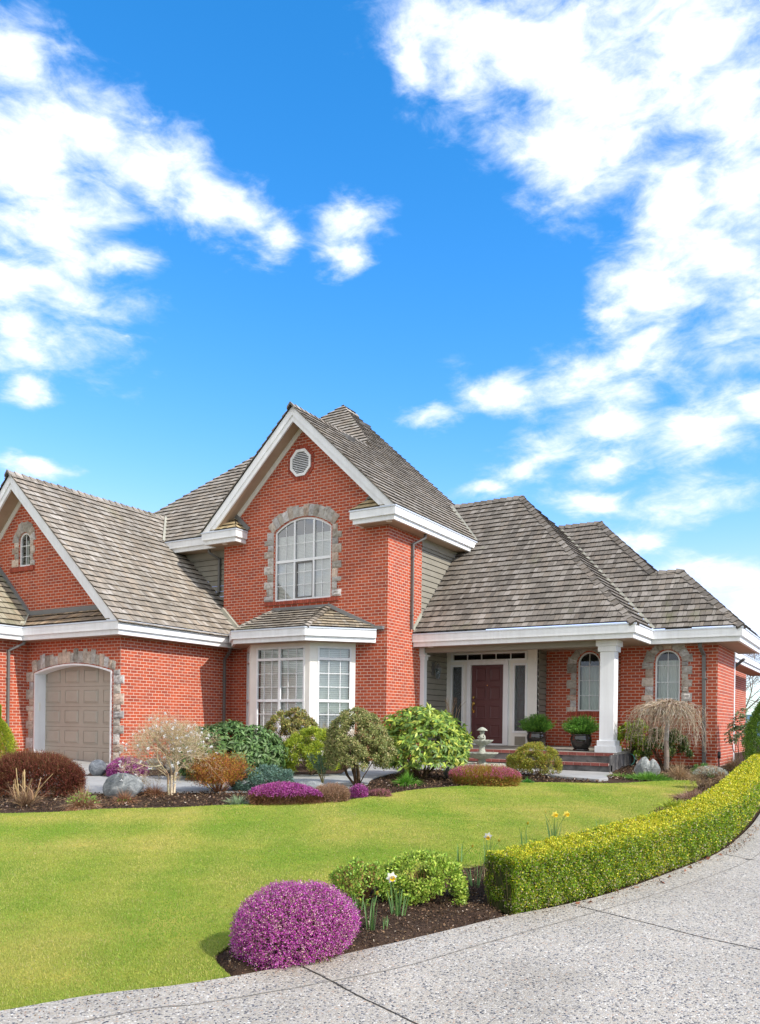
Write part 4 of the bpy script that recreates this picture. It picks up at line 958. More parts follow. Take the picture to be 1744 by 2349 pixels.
def stemfan(h,n,spread,r,rng,z=.0,top=.75,bend=.2,base=.06):
    t=Twig()
    for _ in range(n):
        a=rng.uniform(0,6.28); s=rng.uniform(.3,1)*spread; p=V((math.cos(a)*base*rng.uniform(0,1),math.sin(a)*base*rng.uniform(0,1),z)); pts=[tuple(p)]
        for k in range(1,5):
            q=k/4; pts.append((p.x+math.cos(a)*s*q**.8+rng.normal()*bend*.1*h,p.y+math.sin(a)*s*q**.8+rng.normal()*bend*.1*h,z+h*top*q))
        t.line(pts,r*rng.uniform(.6,1.2),r*.35)
    return t
def at(x,y,sink=.0): return (x,y,gz(x,y)-sink)
GRN=[(.10,.17,.035),(.14,.22,.05),(.07,.12,.03)]
# ---- heather mounds
def heather(name,label,x,y,rx,ry,h,n,flor,stem,fs=.010,pf=.75,seed=1,top=None,rz=0,group=None,sprig=.05,nfl=7,patch=0,freq=4):
    rng=np.random.default_rng(seed); t=thing(name,label,'heather',at(x,y),rz,group)
    P,N=shell(n,rx,ry,h,rng,.6,.22,.84,freq*.62,True); n=len(P); P[:,2]+=np.where(P[:,2]>h*.3,.035*h*np.sin(P[:,0]/rx*7+seed)*np.sin(P[:,1]/ry*6),0); up=unit(N*1.0+np.array([0,0,.55])+rng.normal(size=(n,3))*.28)
    f=Fol(); L=sprig*rng.uniform(.6,1.3,n)
    f.ribbon(P-up*sprig*.6,up,L*1.6,fs*.35,pal(n,stem,rng,var=.35),rng,0,1)
    P2,N2=shell(n//2,rx*.9,ry*.9,h*.92,rng,.6,.08,.55,freq,True); f.leaf(P2,unit(N2+rdir(len(P2),rng)*.8),fs*2.6,fs*.9,pal(len(P2),stem,rng,var=.35),rng)
    f.build('stems',M['dull'],t)
    keep=rng.uniform(size=n)<pf
    if patch: keep&=(lump(unit(P-np.array([0,0,h*.4])),rng,6,patch)+rng.normal(size=n)*.25)>-.1
    if top is not None: keep&=P[:,2]>h*top+rng.normal(size=n)*h*.06
    if keep.sum()>5:
        Pk=P[keep];uk=up[keep];Lk=L[keep][:,None]; g=Fol()
        for k in range(nfl):
            c=Pk+uk*Lk*(k/nfl-.1)+rng.normal(size=Pk.shape)*fs*.35; d=unit(uk*.3+rdir(len(c),rng)); g.leaf(c,d,fs*rng.uniform(.8,1.3,len(c)),fs*.75,pal(len(c),flor,rng,var=.42),rng)
        g.build('flowers',M['petal'],t)
    return t
MAG=[(.42,.055,.33),(.55,.11,.43),(.33,.035,.26),(.66,.22,.52),(.55,.40,.33)]
heather('winter_heather','round mound of magenta heather at the lawn tip beside the driveway',-3.26,4.29,.38,.34,.44,12000,[(.52,.055,.42),(.66,.13,.54),(.40,.04,.33),(.82,.38,.66),(.72,.58,.44),(.60,.09,.50)],[(.16,.11,.05),(.13,.14,.04),(.34,.25,.15)],fs=.0095,pf=.80,seed=11,sprig=.05,nfl=9,rz=.4)
heather('heather_mound','wide dark red-brown heather mound in front of the garage jamb',-12.8,9.15,.86,.6,.70,13000,[(.20,.05,.04),(.26,.075,.05),(.14,.035,.03)],[(.16,.06,.03),(.22,.10,.045),(.10,.045,.02),(.28,.17,.08)],fs=.022,pf=.55,seed=12,sprig=.09,nfl=3,rz=.55)
heather('winter_heather','magenta heather beside the concrete ball at the garage corner',-13.75,12.05,.42,.36,.38,3600,MAG[:4],[(.14,.09,.05),(.12,.11,.04)],fs=.020,pf=.85,seed=13,nfl=5)
heather('winter_heather','long low magenta and brown heather along the lawn edge below the blue juniper',-8.02,10.20,.60,.27,.30,6500,MAG[:4],[(.24,.12,.06),(.30,.17,.09),(.17,.08,.04)],fs=.016,pf=.95,seed=14,top=.52,rz=.75,nfl=6)
heather('winter_heather','straw coloured spent heather at the right end of the long magenta one',-7.52,10.80,.30,.24,.24,2600,[(.40,.24,.16),(.33,.19,.12)],[(.38,.25,.16),(.30,.18,.11)],fs=.016,pf=.5,seed=15,rz=.6,nfl=3)
heather('winter_heather','tiny magenta heather tuft under the domed shrub with a bare trunk',-7.40,11.45,.15,.13,.18,900,MAG[:4],[(.14,.12,.05)],fs=.016,pf=.9,seed=16,nfl=5)
heather('winter_heather','small flat pink heather patch at the lawn edge',-7.17,11.75,.2,.1,.09,500,[(.45,.12,.22),(.4,.2,.2)],[(.2,.14,.06)],fs=.015,pf=.8,seed=17,nfl=4)
heather('winter_heather','bronze and pink heather in front of the stone fountain',-6.42,14.45,.70,.36,.33,8500,[(.55,.10,.30),(.62,.20,.36),(.50,.12,.14)],[(.44,.20,.06),(.34,.13,.04),(.38,.32,.06),(.28,.30,.05)],fs=.017,pf=.7,seed=18,rz=.4,patch=2.2,nfl=4,top=.55)
# ---- broad leaved and fine leaved shrubs
def shrub(name,label,cat,x,y,rx,ry,h,n,L,W,cols,seed,k=60,cr=.14,mat='foliage',stem=(.10,.07,.045),ns=14,tilt=.4,droop=0,z0=.35,rz=0,lumpy=.12,group=None,wts=None,sr=.012,off=(0,0,0),whorl=0,top=.7,base=.07,trunk=0,bend=.25,var=.22,under=None):
    rng=np.random.default_rng(seed); t=thing(name,label,cat,at(x,y),rz,group); f=Fol()
    if whorl:
        C,N=shell(n//whorl,rx,ry,h,rng,z0,lumpy,.62); C=C+np.array(off); ax=unit(N+np.array([0,0,.5])+rng.normal(size=N.shape)*.25)
        for j in range(whorl):
            r=unit(np.cross(ax,rdir(len(C),rng))); d=unit(r+ax*rng.uniform(-.25,.7,(len(C),1))+np.array([0,0,-droop])); f.leaf(C,d,L*rng.uniform(.7,1.15,len(C)),W*rng.uniform(.8,1.1,len(C)),pal(len(C),cols,rng,wts,var,1.35),rng,bend,N=ax+rng.normal(size=ax.shape)*.2)
    else:
        P,N,_=clumps(n,rx,ry,h,rng,k,cr,z0,lumpy); P=P+np.array(off); d=unit(N*tilt+rdir(len(P),rng)+np.array([0,0,.25-droop]))
        f.leaf(P,d,L*rng.uniform(.7,1.25,len(P)),W*rng.uniform(.8,1.2,len(P)),pal(len(P),cols,rng,wts,var,1.35),rng,bend,N=unit(N+rdir(len(P),rng)*.6))
    f.co=[np.column_stack([c[:,:2],np.maximum(c[:,2],.005)]) for c in f.co]
    f.build('leaves',M[mat],t)
    tw=stemfan(h,ns,max(rx,ry)*.75,sr,rng,top=top,base=base)
    if trunk: tw.line([(0,0,-.03),(.02,.01,h*.12),(-.01,.0,h*.3)],trunk,trunk*.7)
    tw.build('branches',M['bark'],t,[stem],rng)
    if under:
        pass
    return t
shrub('rhododendron','broad low rhododendron with long dark green leaves left of the bay window','shrub',-11.55,12.85,1.22,.82,1.16,9000,.145,.044,[(.085,.16,.045),(.12,.20,.06),(.06,.11,.035),(.16,.24,.10)],21,whorl=7,droop=.45,lumpy=.10,z0=.6,rz=.5,bend=.35)
shrub('clipped_shrub','clipped dome of yellow-green leaves right under the bay window','shrub',-11.72,15.20,.72,.58,1.40,13000,.05,.026,[(.19,.20,.05),(.27,.26,.07),(.13,.15,.04),(.30,.21,.08)],22,k=90,cr=.11)
shrub('golden_shrub','golden green soft needled shrub between the rhododendron and the domed shrub','shrub',-10.35,14.15,.72,.52,.98,17000,.075,.014,[(.27,.33,.03),(.36,.40,.04),(.18,.26,.03)],23,k=110,cr=.10,tilt=1.2)
shrub('juniper','blue-green spreading juniper beside the orange-brown twiggy bush','juniper',-9.52,11.55,.56,.38,.42,14000,.05,.013,[(.11,.19,.15),(.16,.26,.21),(.08,.14,.10)],24,k=90,cr=.09,tilt=1.0,rz=.6,z0=.7)
shrub('domed_shrub','tall domed olive green shrub on a short bare trunk at the centre of the bed','shrub',-8.34,12.84,.67,.60,1.34,30000,.038,.022,[(.20,.22,.07),(.27,.28,.10),(.13,.16,.05),(.32,.27,.12)],25,k=190,cr=.10,z0=.30,lumpy=.18,off=(0,0,.10),ns=8,sr=.02,trunk=.045,top=.6,stem=(.09,.06,.035))
shrub('rhododendron','leggy bright green rhododendron with yellow buds beside the fountain','shrub',-8.05,14.85,.98,.72,1.42,5200,.15,.050,[(.17,.27,.05),(.25,.34,.06),(.11,.19,.045),(.38,.42,.07)],26,whorl=8,droop=.30,z0=.42,lumpy=.24,off=(0,0,.06),ns=16,sr=.02,stem=(.16,.10,.055),rz=.4,bend=.3)
rng=np.random.default_rng(5)
shrub('azalea','round yellow-green azalea in front of the porch steps','shrub',-6.27,16.60,.60,.50,.68,17000,.034,.014,[(.22,.24,.03),(.30,.30,.04),(.14,.18,.03),(.34,.24,.05)],27,k=150,cr=.085,z0=.35,off=(0,0,.03),ns=22,sr=.008,tilt=1.2,lumpy=.08)
shrub('camellia','bright yellow-green glossy shrub against the wall beside the porch column','shrub',-5.40,21.30,.42,.36,1.20,3600,.07,.035,[(.24,.36,.03),(.34,.46,.04),(.12,.20,.03)],28,k=50,cr=.12)
shrub('evergreen_shrub','dark evergreen shrub with a few pale leaves behind the weeping tree','shrub',-4.62,21.35,.62,.40,.95,5200,.06,.030,[(.05,.09,.025),(.09,.15,.035),(.19,.22,.06),(.36,.36,.24)],29,k=60,cr=.13,wts=[.4,.35,.17,.08])
shrub('rhododendron','sparse leggy grey-green shrub at the right corner of the house','shrub',-2.92,22.25,.42,.36,1.22,1300,.09,.032,[(.13,.18,.08),(.19,.24,.12),(.09,.13,.06)],30,whorl=6,droop=.25,lumpy=.3,z0=.0,off=(0,0,.14),ns=12,sr=.012,stem=(.11,.09,.06))
shrub('azalea','low green azalea beside the magenta heather by the driveway','shrub',-3.58,5.60,.28,.25,.34,6500,.028,.013,[(.20,.32,.045),(.30,.42,.06),(.13,.20,.03),(.38,.24,.08)],31,k=70,cr=.065,ns=40,sr=.004,tilt=1.0,stem=(.26,.13,.06),z0=.45,off=(0,0,.01),top=.85,wts=[.33,.3,.25,.12])
shrub('azalea','slightly larger low green azalea between its twin and the box hedge','shrub',-3.16,5.88,.36,.28,.38,9500,.030,.014,[(.22,.34,.045),(.33,.45,.065),(.14,.21,.03),(.42,.48,.09)],32,k=90,cr=.065,ns=46,sr=.004,tilt=1.0,stem=(.24,.12,.06),z0=.45,off=(0,0,.01),top=.85,rz=.35)
shrub('leafy_plant','small blue-green leafy plant under the conical conifer at the left edge',"plant",-15.9,10.55,.20,.18,.30,260,.11,.03,[(.10,.18,.11),(.15,.24,.14)],33,whorl=6,ns=3)
# needle-like ground conifers and low greens
shrub('low_conifer','low dark green spreading plant right of the tan grass clump',"plant",-3.28,18.95,.24,.20,.28,2200,.05,.008,[(.07,.16,.035),(.11,.22,.05)],34,k=30,cr=.06,tilt=1)
shrub('santolina','silvery topped tan santolina at the back of the hedge','plant',-2.72,16.45,.34,.26,.40,5200,.05,.007,[(.34,.24,.15),(.44,.33,.22),(.26,.18,.11)],35,k=60,cr=.06,tilt=1.3,ns=30,sr=.004,stem=(.3,.2,.12))
rng=np.random.default_rng(36); f=Fol(); P,N=shell(1500,.34,.26,.41,rng,.0,.06,.95); k=P[:,2]>.27; f.leaf(P[k],unit(N[k]+np.array([0,0,.6])),.05,.010,pal(k.sum(),[(.50,.53,.46),(.62,.64,.58)],rng),rng); f.build('silver_tips',M['dull'],bpy.context.scene.objects['santolina'])
# ---- juniper pots on the porch
def potted(x,y,z,label,seed,s=1):
    t=thing('potted_juniper',label,'potted plant',(x,y,z),0,'potted junipers on the porch'); mb=MB()
    mb.lathe([(.0,.0),(.20,.0),(.215,.02),(.20,.045),(.0,.045)],(x,y,z),28); mb.build('saucer',M['potglaze'],t,smooth=True)
    mb=MB(); mb.lathe([(.155,.03),(.19,.06),(.245,.16),(.27,.26),(.265,.34),(.245,.385),(.252,.40),(.268,.41),(.268,.425),(.235,.425),(.23,.36),(.0,.35)],(x,y,z),32); mb.build('pot',M['potglaze'],t,smooth=True)
    rng=np.random.default_rng(seed); f=Fol(); n=520
    a=rng.uniform(0,6.28,n); tl=rng.uniform(.0,1.12,n); D=np.stack([np.cos(a)*np.sin(tl),np.sin(a)*np.sin(tl),np.cos(tl)],1); P=np.stack([np.cos(a)*.12*rng.uniform(0,1,n),np.sin(a)*.12*rng.uniform(0,1,n),np.full(n,.38)],1); L=.47*rng.uniform(.6,1.15,n)*(1+.05*np.sin(tl))
    for k in range(34):
        q=rng.uniform(.25,1,(n,1)); c=P+D*L[:,None]*q-np.array([0,0,1])*(L[:,None]*q*q*.08*np.sin(tl)[:,None]); d=unit(D+rdir(n,rng)*.75); f.leaf(c,d,.06*rng.uniform(.6,1.2,n),.012,pal(n,[(.10,.28,.04),(.16,.38,.05),(.24,.46,.07),(.07,.19,.03)],rng),rng,.1)
    f.build('foliage',M['foliage'],t); tw=Twig()
    for k in range(60): tw.line([tuple(P[k]),tuple(P[k]+D[k]*L[k]*.8)],.004,.002)
    tw.build('branches',M['bark'],t,[(.12,.08,.05)],rng)
potted(-7.98,21.25,ft(21.25),'black glazed pot of juniper beside the white door surround',41)
potted(-6.50,20.50,ft(20.50),'black glazed pot of juniper beside the large white column',42)
# ---- conifers
def arb(x,y,r,h,label,seed,n,cols,sz=.05):
    t=thing('arborvitae',label,'conifer',at(x,y)); rng=np.random.default_rng(seed); f=Fol()
    u=rng.uniform(0,1,n)**.85; a=rng.uniform(0,6.28,n); rr=r*np.sin(np.clip(u*1.12+.12,0,1)*math.pi)**.62*(1-.45*u)*(1+.10*np.sin(a*7+u*22)+.08*np.sin(a*13+u*41))*rng.uniform(.72,1.04,n)
    P=np.stack([np.cos(a)*rr,np.sin(a)*rr,u*h],1); D=unit(np.stack([np.cos(a)*.7,np.sin(a)*.7,np.full(n,.75)],1)+rdir(n,rng)*.45)
    f.leaf(P,D,sz*rng.uniform(.7,1.3,n),sz*.32,pal(n,cols,rng,None,.22,1.3),rng,.1); f.build('foliage',M['foliage'],t)
    tw=Twig(); tw.line([(0,0,-.02),(0,0,h*.8)],.04,.01); tw.build('trunk',M['bark'],t,[(.1,.07,.05)],rng)
arb(-17.45,11.55,.40,1.50,'conical yellow-green conifer at the left edge near the downpipe',43,16000,[(.28,.33,.03),(.38,.40,.035),(.17,.24,.03)])
arb(-2.22,21.0,.55,2.28,'tall narrow green conifer at the right edge beside the house corner',44,30000,[(.12,.22,.03),(.19,.30,.035),(.07,.14,.025)])
# ---- clipped box hedge along the drive
def hedge():
    t=thing('box_hedge','long clipped yellow-green box hedge curving along the driveway','hedge',at(-2.2,7))
    Fp=smooth([(-2.40,5.98),(-2.16,6.60),(-1.94,7.35),(-1.71,8.50),(-1.54,9.55),(-1.49,10.7),(-1.50,12.1),(-1.56,13.5),(-1.66,15.5),(-1.80,18),(-1.95,20.6)],8)
    Bp=smooth([(-2.72,6.12),(-2.60,6.80),(-2.45,7.50),(-2.27,8.60),(-2.08,9.60),(-2.03,10.8),(-2.04,12.2),(-2.08,13.6),(-2.20,15.5),(-2.34,18),(-2.46,20.6)],8)
    Fp=np.array(Fp);Bp=np.array(Bp); n=len(Fp); seglen=np.hypot(*(Fp[1:]-Fp[:-1]).T); mid=(Fp[1:]+Fp[:-1])/2; dep=depth(mid[:,0],mid[:,1])
    H=.44; rng=np.random.default_rng(50); f=Fol(); off=np.array([-2.2,7,gz(-2.2,7)])
    wt=seglen/np.maximum(dep,5)**1.5; wt/=wt.sum(); N=250000
    i=rng.choice(n-1,N,p=wt); u=rng.uniform(0,1,(N,1)); A=Fp[i]*(1-u)+Fp[i+1]*u; B=Bp[i]*(1-u)+Bp[i+1]*u; out=unit(np.column_stack([A-B,np.zeros(N)]))
    face=rng.choice(4,N,p=[.47,.36,.10,.07]); w=rng.uniform(0,1,N); z=rng.uniform(.01,1,N)*H
    fr=w.copy(); fr[face==0]=0; fr[face==2]=1
    end=face==3; i2=i; 
    XY=A*(1-fr[:,None])+B*fr[:,None]; zz=np.where(face==1,H,z); nr=np.zeros((N,3)); nr[face==0]=out[face==0]; nr[face==2]=-out[face==2]; nr[face==1]=(0,0,1)
    e=np.where(end)[0]; ww=rng.uniform(0,1,len(e)); XY[e]=Fp[0]*(1-ww[:,None])+Bp[0]*ww[:,None]; zz[e]=rng.uniform(.01,1,len(e))*H; nr[e]=(-.3,-.95,0)
    # rounded, slightly wavy surface with tufts
    ph=XY[:,0]*7.1+XY[:,1]*5.3; bumpy=.010*np.sin(ph*3.1+zz*23)+.008*np.sin(ph*7.7-zz*31)+.006*np.sin(ph*13+zz*57)
    tuck=np.zeros(N); d_edge=np.where(face==1,np.minimum(w,1-w)*.5,H-zz); tuck=-.018*np.exp(-np.abs(d_edge)/.02)
    tuck-=np.where(face!=1,.03*np.clip((.10-zz)/.10,0,1),0)
    dd=bumpy+tuck+rng.uniform(-.055,.004,N)
    P=np.column_stack([XY,zz])+nr*dd[:,None]; P[:,2]+=gza(P[:,0],P[:,1])
    sz=np.clip(.0023*depth(P[:,0],P[:,1]),.013,.05)*rng.uniform(.7,1.25,N)
    pt=.5+.5*np.sin(XY[:,0]*3.3+XY[:,1]*1.7+np.sin(XY[:,1]*2.3)*1.5)
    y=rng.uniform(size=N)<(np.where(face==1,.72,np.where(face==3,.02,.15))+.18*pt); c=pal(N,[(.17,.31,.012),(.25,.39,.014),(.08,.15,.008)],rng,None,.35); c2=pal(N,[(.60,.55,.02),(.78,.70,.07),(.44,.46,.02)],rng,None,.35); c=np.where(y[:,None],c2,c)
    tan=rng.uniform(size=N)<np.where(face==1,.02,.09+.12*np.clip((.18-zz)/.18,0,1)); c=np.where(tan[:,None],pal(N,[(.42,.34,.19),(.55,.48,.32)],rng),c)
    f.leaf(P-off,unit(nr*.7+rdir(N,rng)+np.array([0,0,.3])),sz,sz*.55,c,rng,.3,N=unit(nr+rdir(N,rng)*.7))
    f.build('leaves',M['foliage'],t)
    # inner twigs
    tw=Twig(); 
    for k in range(2600):
        j=rng.integers(0,n-1); q=rng.uniform(.12,.88); x,yv=Fp[j]*(1-q)+Bp[j]*q; b=V((x,yv,gz(x,yv)))-V(off); tw.line([tuple(b),(b.x+rng.normal()*.05,b.y+rng.normal()*.05,b.z+H*.85)],.004,.002)
    tw.build('twigs',M['bark'],t,[(.10,.08,.04),(.06,.06,.03)],rng,3)
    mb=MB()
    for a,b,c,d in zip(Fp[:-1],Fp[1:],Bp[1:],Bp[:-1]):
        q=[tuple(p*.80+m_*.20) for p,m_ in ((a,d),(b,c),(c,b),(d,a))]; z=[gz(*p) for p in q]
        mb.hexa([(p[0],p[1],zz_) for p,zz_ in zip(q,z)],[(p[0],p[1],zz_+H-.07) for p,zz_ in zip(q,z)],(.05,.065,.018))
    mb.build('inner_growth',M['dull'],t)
hedge()
# ---- twiggy, leafless plants
def branchy(tw,p,d,L,r,lev,rng,kids=3,spread=.6,up=.1,seg=3,curl=.15,tips=None,shrink=.68):
    pts=[tuple(p)]; q=V(p); dd=V(d).normalized()
    for k in range(seg):
        dd=(dd+V(rng.normal(size=3)*curl)+V((0,0,up))).normalized(); q=q+dd*(L/seg); pts.append(tuple(q))
        if lev>0 and k>=seg-2:
            for _ in range(kids if k==seg-1 else 1):
                nd_=(dd+V(rng.normal(size=3)*spread)).normalized(); branchy(tw,q,nd_,L*shrink*rng.uniform(.75,1.2),r*.58,lev-1,rng,kids,spread,up,seg,curl,tips,shrink)
    tw.line(pts,r,r*.6)
    if lev==0 and tips is not None: tips.append(tuple(q))
# star magnolia
rng=np.random.default_rng(60); t=thing('star_magnolia','bare many-stemmed magnolia with scattered white blossoms before the garage side wall','tree',at(-10.56,10.28)); tw=Twig(); tips=[]
for k in range(6):
    a=k*1.05+.3; b=(math.cos(a)*.05,math.sin(a)*.05,-.02); m_=(math.cos(a)*.06,math.sin(a)*.06,.34); tw.line([b,(b[0]*1.3,b[1]*1.3,.18),m_],.024,.019)
    branchy(tw,m_,(math.cos(a)*.62,math.sin(a)*.62,.80),.36,.016,5,rng,3,.60,.03,3,.17,tips,.76)
P=np.array(tips); 
tw.line([(0,0,.25),(-.18,-.12,.42),(-.36,-.22,.60),(-.5,-.28,.66)],.014,.006); tw.line([(.03,0,.3),(.2,.1,.55),(.34,.2,.72)],.012,.006)
tw.build('branches',M['bark'],t,[(.56,.44,.29),(.66,.55,.38),(.46,.34,.21)],rng,4)
print('magnolia',len(P),P.min(0),P.max(0))
f=Fol(); sel=P[rng.choice(len(P),150,replace=False)]
for c in sel:
    n=9; d=unit(rdir(n,rng)+np.array([0,0,.4])); f.leaf(np.repeat(c[None],n,0),d,.036,.020,np.full((n,3),.86),rng,.3)
f.build('blossom',M['petal'],t)
f=Fol(); n=len(P); k=rng.integers(0,n,int(n*1.2)); f.leaf(P[k]+rng.normal(size=(len(k),3))*.02,rdir(len(k),rng),.022,.010,pal(len(k),[(.45,.33,.18),(.36,.30,.08),(.55,.45,.33)],rng),rng); f.build('buds',M['dull'],t)
# orange brown spirea
def twigbush(name,label,x,y,rx,h,ns,cols,leafc,nl,seed,ls=.018,lw=.009,r=.0035,base=.10,bottom=.0,cat='shrub',rz=0):
    rng=np.random.default_rng(seed); t=thing(name,label,cat,at(x,y),rz); tw=Twig(); tips=[]
    for k in range(ns):
        a=rng.uniform(0,6.28); s=math.sqrt(rng.uniform(0,1)); el_=1.52-s*1.02; L=h*(.52+.10*s)*rng.uniform(.85,1.12); dv=(math.cos(a)*math.cos(el_),math.sin(a)*math.cos(el_),math.sin(el_)); b=(math.cos(a)*base*s,math.sin(a)*base*s,0)
        branchy(tw,b,dv,L,r,2,rng,3,.30,.05,3,.06,tips,.42)
    tw.build('twigs',M['bark'],t,cols,rng,3); P=np.array(tips); sc=rx/np.percentile(np.abs(P[:,:2]),96)
    f=Fol(); k=rng.integers(0,len(P),nl); q=P[k]*rng.uniform(.45,1.02,(nl,1)); q+=rng.normal(size=q.shape)*.02; f.leaf(q,rdir(nl,rng)+np.array([0,0,.5]),ls*rng.uniform(.6,1.3,nl),lw,pal(nl,leafc,rng,var=.3),rng); f.build('buds',M['dull'],t); 
    for c in t.children: c.scale=(sc,sc,1)
    return t
twigbush('spirea','orange-brown vase shaped twiggy spirea in front of the dark rhododendron',-10.03,10.90,.50,.80,150,[(.24,.11,.05),(.32,.15,.07),(.18,.08,.04)],[(.48,.16,.06),(.40,.12,.06),(.56,.26,.05),(.42,.32,.03)],26000,61,ls=.024,lw=.013)
twigbush('bare_shrub','bare tan twiggy shrub in front of the angled bay window',-10.62,15.7,.66,1.22,170,[(.36,.27,.15),(.44,.34,.20),(.28,.20,.11)],[(.45,.34,.20),(.38,.28,.15)],9000,62,ls=.016,lw=.008,r=.005)
# weeping cherry
rng=np.random.default_rng(63); t=thing('weeping_tree','small leafless weeping tree with a pale banded trunk before the right wing','tree',at(-4.37,20.43)); tw=Twig(); tw.line([(0,0,-.03),(.005,0,.3),(-.012,.0,.7),(.015,0,1.1),(0,0,1.52)],.062,.048)
mbk=tw.build('trunk',M['bark'],t,[(.36,.31,.27),(.28,.24,.20),(.44,.40,.36)],rng,10); tw=Twig()
for k in range(250):
    a=rng.uniform(0,6.28); R_=(.25+.72*rng.uniform(0,1)**.8); top=1.50+rng.uniform(-.05,.20)*(1.2-R_); end=rng.uniform(.28,1.15) if R_>.45 else rng.uniform(.5,1.2)
    pts=[]; w1=rng.normal(size=2)*.03
    for s in np.linspace(0,1,10):
        rr=R_*(1-(1-s)**2.0)+.02; z=top+.14*math.sin(s*math.pi*.8)-(top-end)*s**2.1
        pts.append((math.cos(a+s*w1[0]*8)*rr+.035*s*math.sin(s*9+w1[1]*90)+rng.normal()*.012,math.sin(a+s*w1[0]*8)*rr+.035*s*math.cos(s*8+w1[1]*70)+rng.normal()*.012,z+rng.normal()*.012))
    tw.line(pts,.0085,.003)
    for j in (4,5,6,7,8):
        p=pts[j]; q=(p[0]+rng.normal()*.11,p[1]+rng.normal()*.11,p[2]-rng.uniform(.0,.26)); m_=((p[0]+q[0])/2+rng.normal()*.03,(p[1]+q[1])/2+rng.normal()*.03,(p[2]+q[2])/2+.02); tw.line([p,m_,q],.0035,.002)
tw.line([(0,0,1.45),(-.25,-.1,1.62),(-.42,-.2,1.80),(-.5,-.22,1.78)],.005,.002); tw.build('branches',M['bark'],t,[(.46,.37,.27),(.60,.52,.42),(.34,.25,.17),(.50,.37,.26)],rng,3)
# willow twigs on the porch
rng=np.random.default_rng(64); t=thing('curly_willow','bundle of curly willow twigs standing left of the front door','branches',(-10.40,20.95,ft(20.95))); tw=Twig()
for k in range(18):
    a=rng.uniform(0,6.28); s=rng.uniform(.05,.42); ph=rng.uniform(0,6); pts=[(math.cos(a)*(s*q*q)+.035*math.sin(ph+q*11)*q,math.sin(a)*(s*q*q)+.035*math.cos(ph+q*9)*q,q*rng.uniform(1.40,1.44)*(1-.25*s)) for q in np.linspace(0,1,12)]; tw.line(pts,.009,.003)
tw.build('twigs',M['bark'],t,[(.38,.24,.13),(.50,.36,.24),(.30,.18,.10)],rng,4)
mb=MB(); x,y,z=-10.40,20.95,ft(20.95); mb.lathe([(.0,.0),(.13,.0),(.17,.14),(.18,.30),(.165,.36),(.15,.36),(.15,.3),(0,.29)],(x,y,z),20); mb.build('pot',M['potglaze'],t,smooth=True)
# ---- tufts made of arching blades
def tuft(name,label,cat,x,y,r,h,n,cols,seed,w=.006,droop=.6,spread=.9,seg=4,mat='dull',base=.3,group=None,curl=.05,z=None,two=None):
    rng=np.random.default_rng(seed); t=thing(name,label,cat,at(x,y) if z is None else (x,y,z),rng.uniform(0,6),group); f=Fol(); a=rng.uniform(0,6.28,n); s=rng.uniform(0,1,n)**.6; tl=s*spread
    P=np.stack([np.cos(a)*s*r*base,np.sin(a)*s*r*base,np.zeros(n)],1); D=np.stack([np.cos(a)*np.sin(tl),np.sin(a)*np.sin(tl),np.cos(tl)],1)+rng.normal(size=(n,3))*.08; L=h*rng.uniform(.6,1.15,n)*(1+.35*s)
    f.ribbon(P,D,L,w,pal(n,cols,rng,var=.28),rng,droop*s*rng.uniform(.5,1.3,n),seg,curl=curl); f.build('blades',M[mat],t)
    if two:
        f=Fol(); m=two[0]; a=rng.uniform(0,6.28,m); s=np.sqrt(rng.uniform(0,1,m)); P=np.stack([np.cos(a)*s*r*.7,np.sin(a)*s*r*.7,h*two[2]*(1-s*s*.6)*rng.uniform(.5,1,m)],1); f.leaf(P,unit(rdir(m,rng)+np.array([0,0,.6])),.035,.02,pal(m,two[1],rng),rng); f.build('new_leaves',M['foliage'],t)
    return t
TAN=[(.42,.29,.17),(.50,.37,.23),(.33,.21,.12)]; RUS=[(.34,.17,.09),(.42,.24,.13),(.27,.13,.07)]
tuft('fountain_grass','tan arching grass clump at the foot of the weeping tree','grass clump',-3.62,18.15,.30,.42,1100,TAN,70,droop=.9,spread=1.1)
tuft('fountain_grass','tan grass clump at the right corner of the house below the leggy shrub','grass clump',-3.00,21.35,.28,.42,700,TAN,71,droop=.8,spread=1.1)
tuft('fountain_grass','soft golden grass clump behind the domed shrub','grass clump',-8.6,15.2,.25,.52,500,[(.45,.35,.17),(.40,.36,.12)],72,droop=.8,spread=.9)
tuft('daylily','bright green lily clump between the domed shrub and the leggy rhododendron','plant',-7.71,13.62,.20,.24,420,[(.16,.36,.04),(.23,.46,.06),(.10,.26,.03)],73,w=.012,droop=.7,spread=1.1,mat='foliage',base=.6)
tuft('green_tuft','small dark green tuft at the lawn edge right of the bronze heather','plant',-5.95,15.38,.10,.13,160,[(.07,.24,.04),(.11,.32,.05)],74,w=.010,droop=.6,spread=1.1,mat='foliage',base=.7)
tuft('dry_fern','flattened rusty fern clump with fresh green leaves left of the boulder','fern',-10.45,8.33,.34,.32,900,RUS+[(.50,.38,.24)],75,w=.010,droop=1.0,spread=1.35,curl=.15,two=(260,[(.20,.36,.06),(.28,.44,.08)],.85))
tuft('dry_fern','small rusty fern clump leaning on the front of the boulder','fern',-10.42,9.12,.18,.24,420,RUS,76,w=.009,droop=.9,spread=1.3,curl=.15,two=(40,[(.16,.40,.05)],.3))
tuft('dry_fern','low rusty clump left of the magnolia trunk','fern',-10.95,10.12,.14,.17,260,RUS,77,w=.009,droop=.9,spread=1.3,curl=.15)
tuft('dry_fern','low rusty clump touching the magnolia trunk','fern',-10.68,10.05,.16,.22,260,RUS,78,w=.009,droop=.9,spread=1.2,curl=.15)
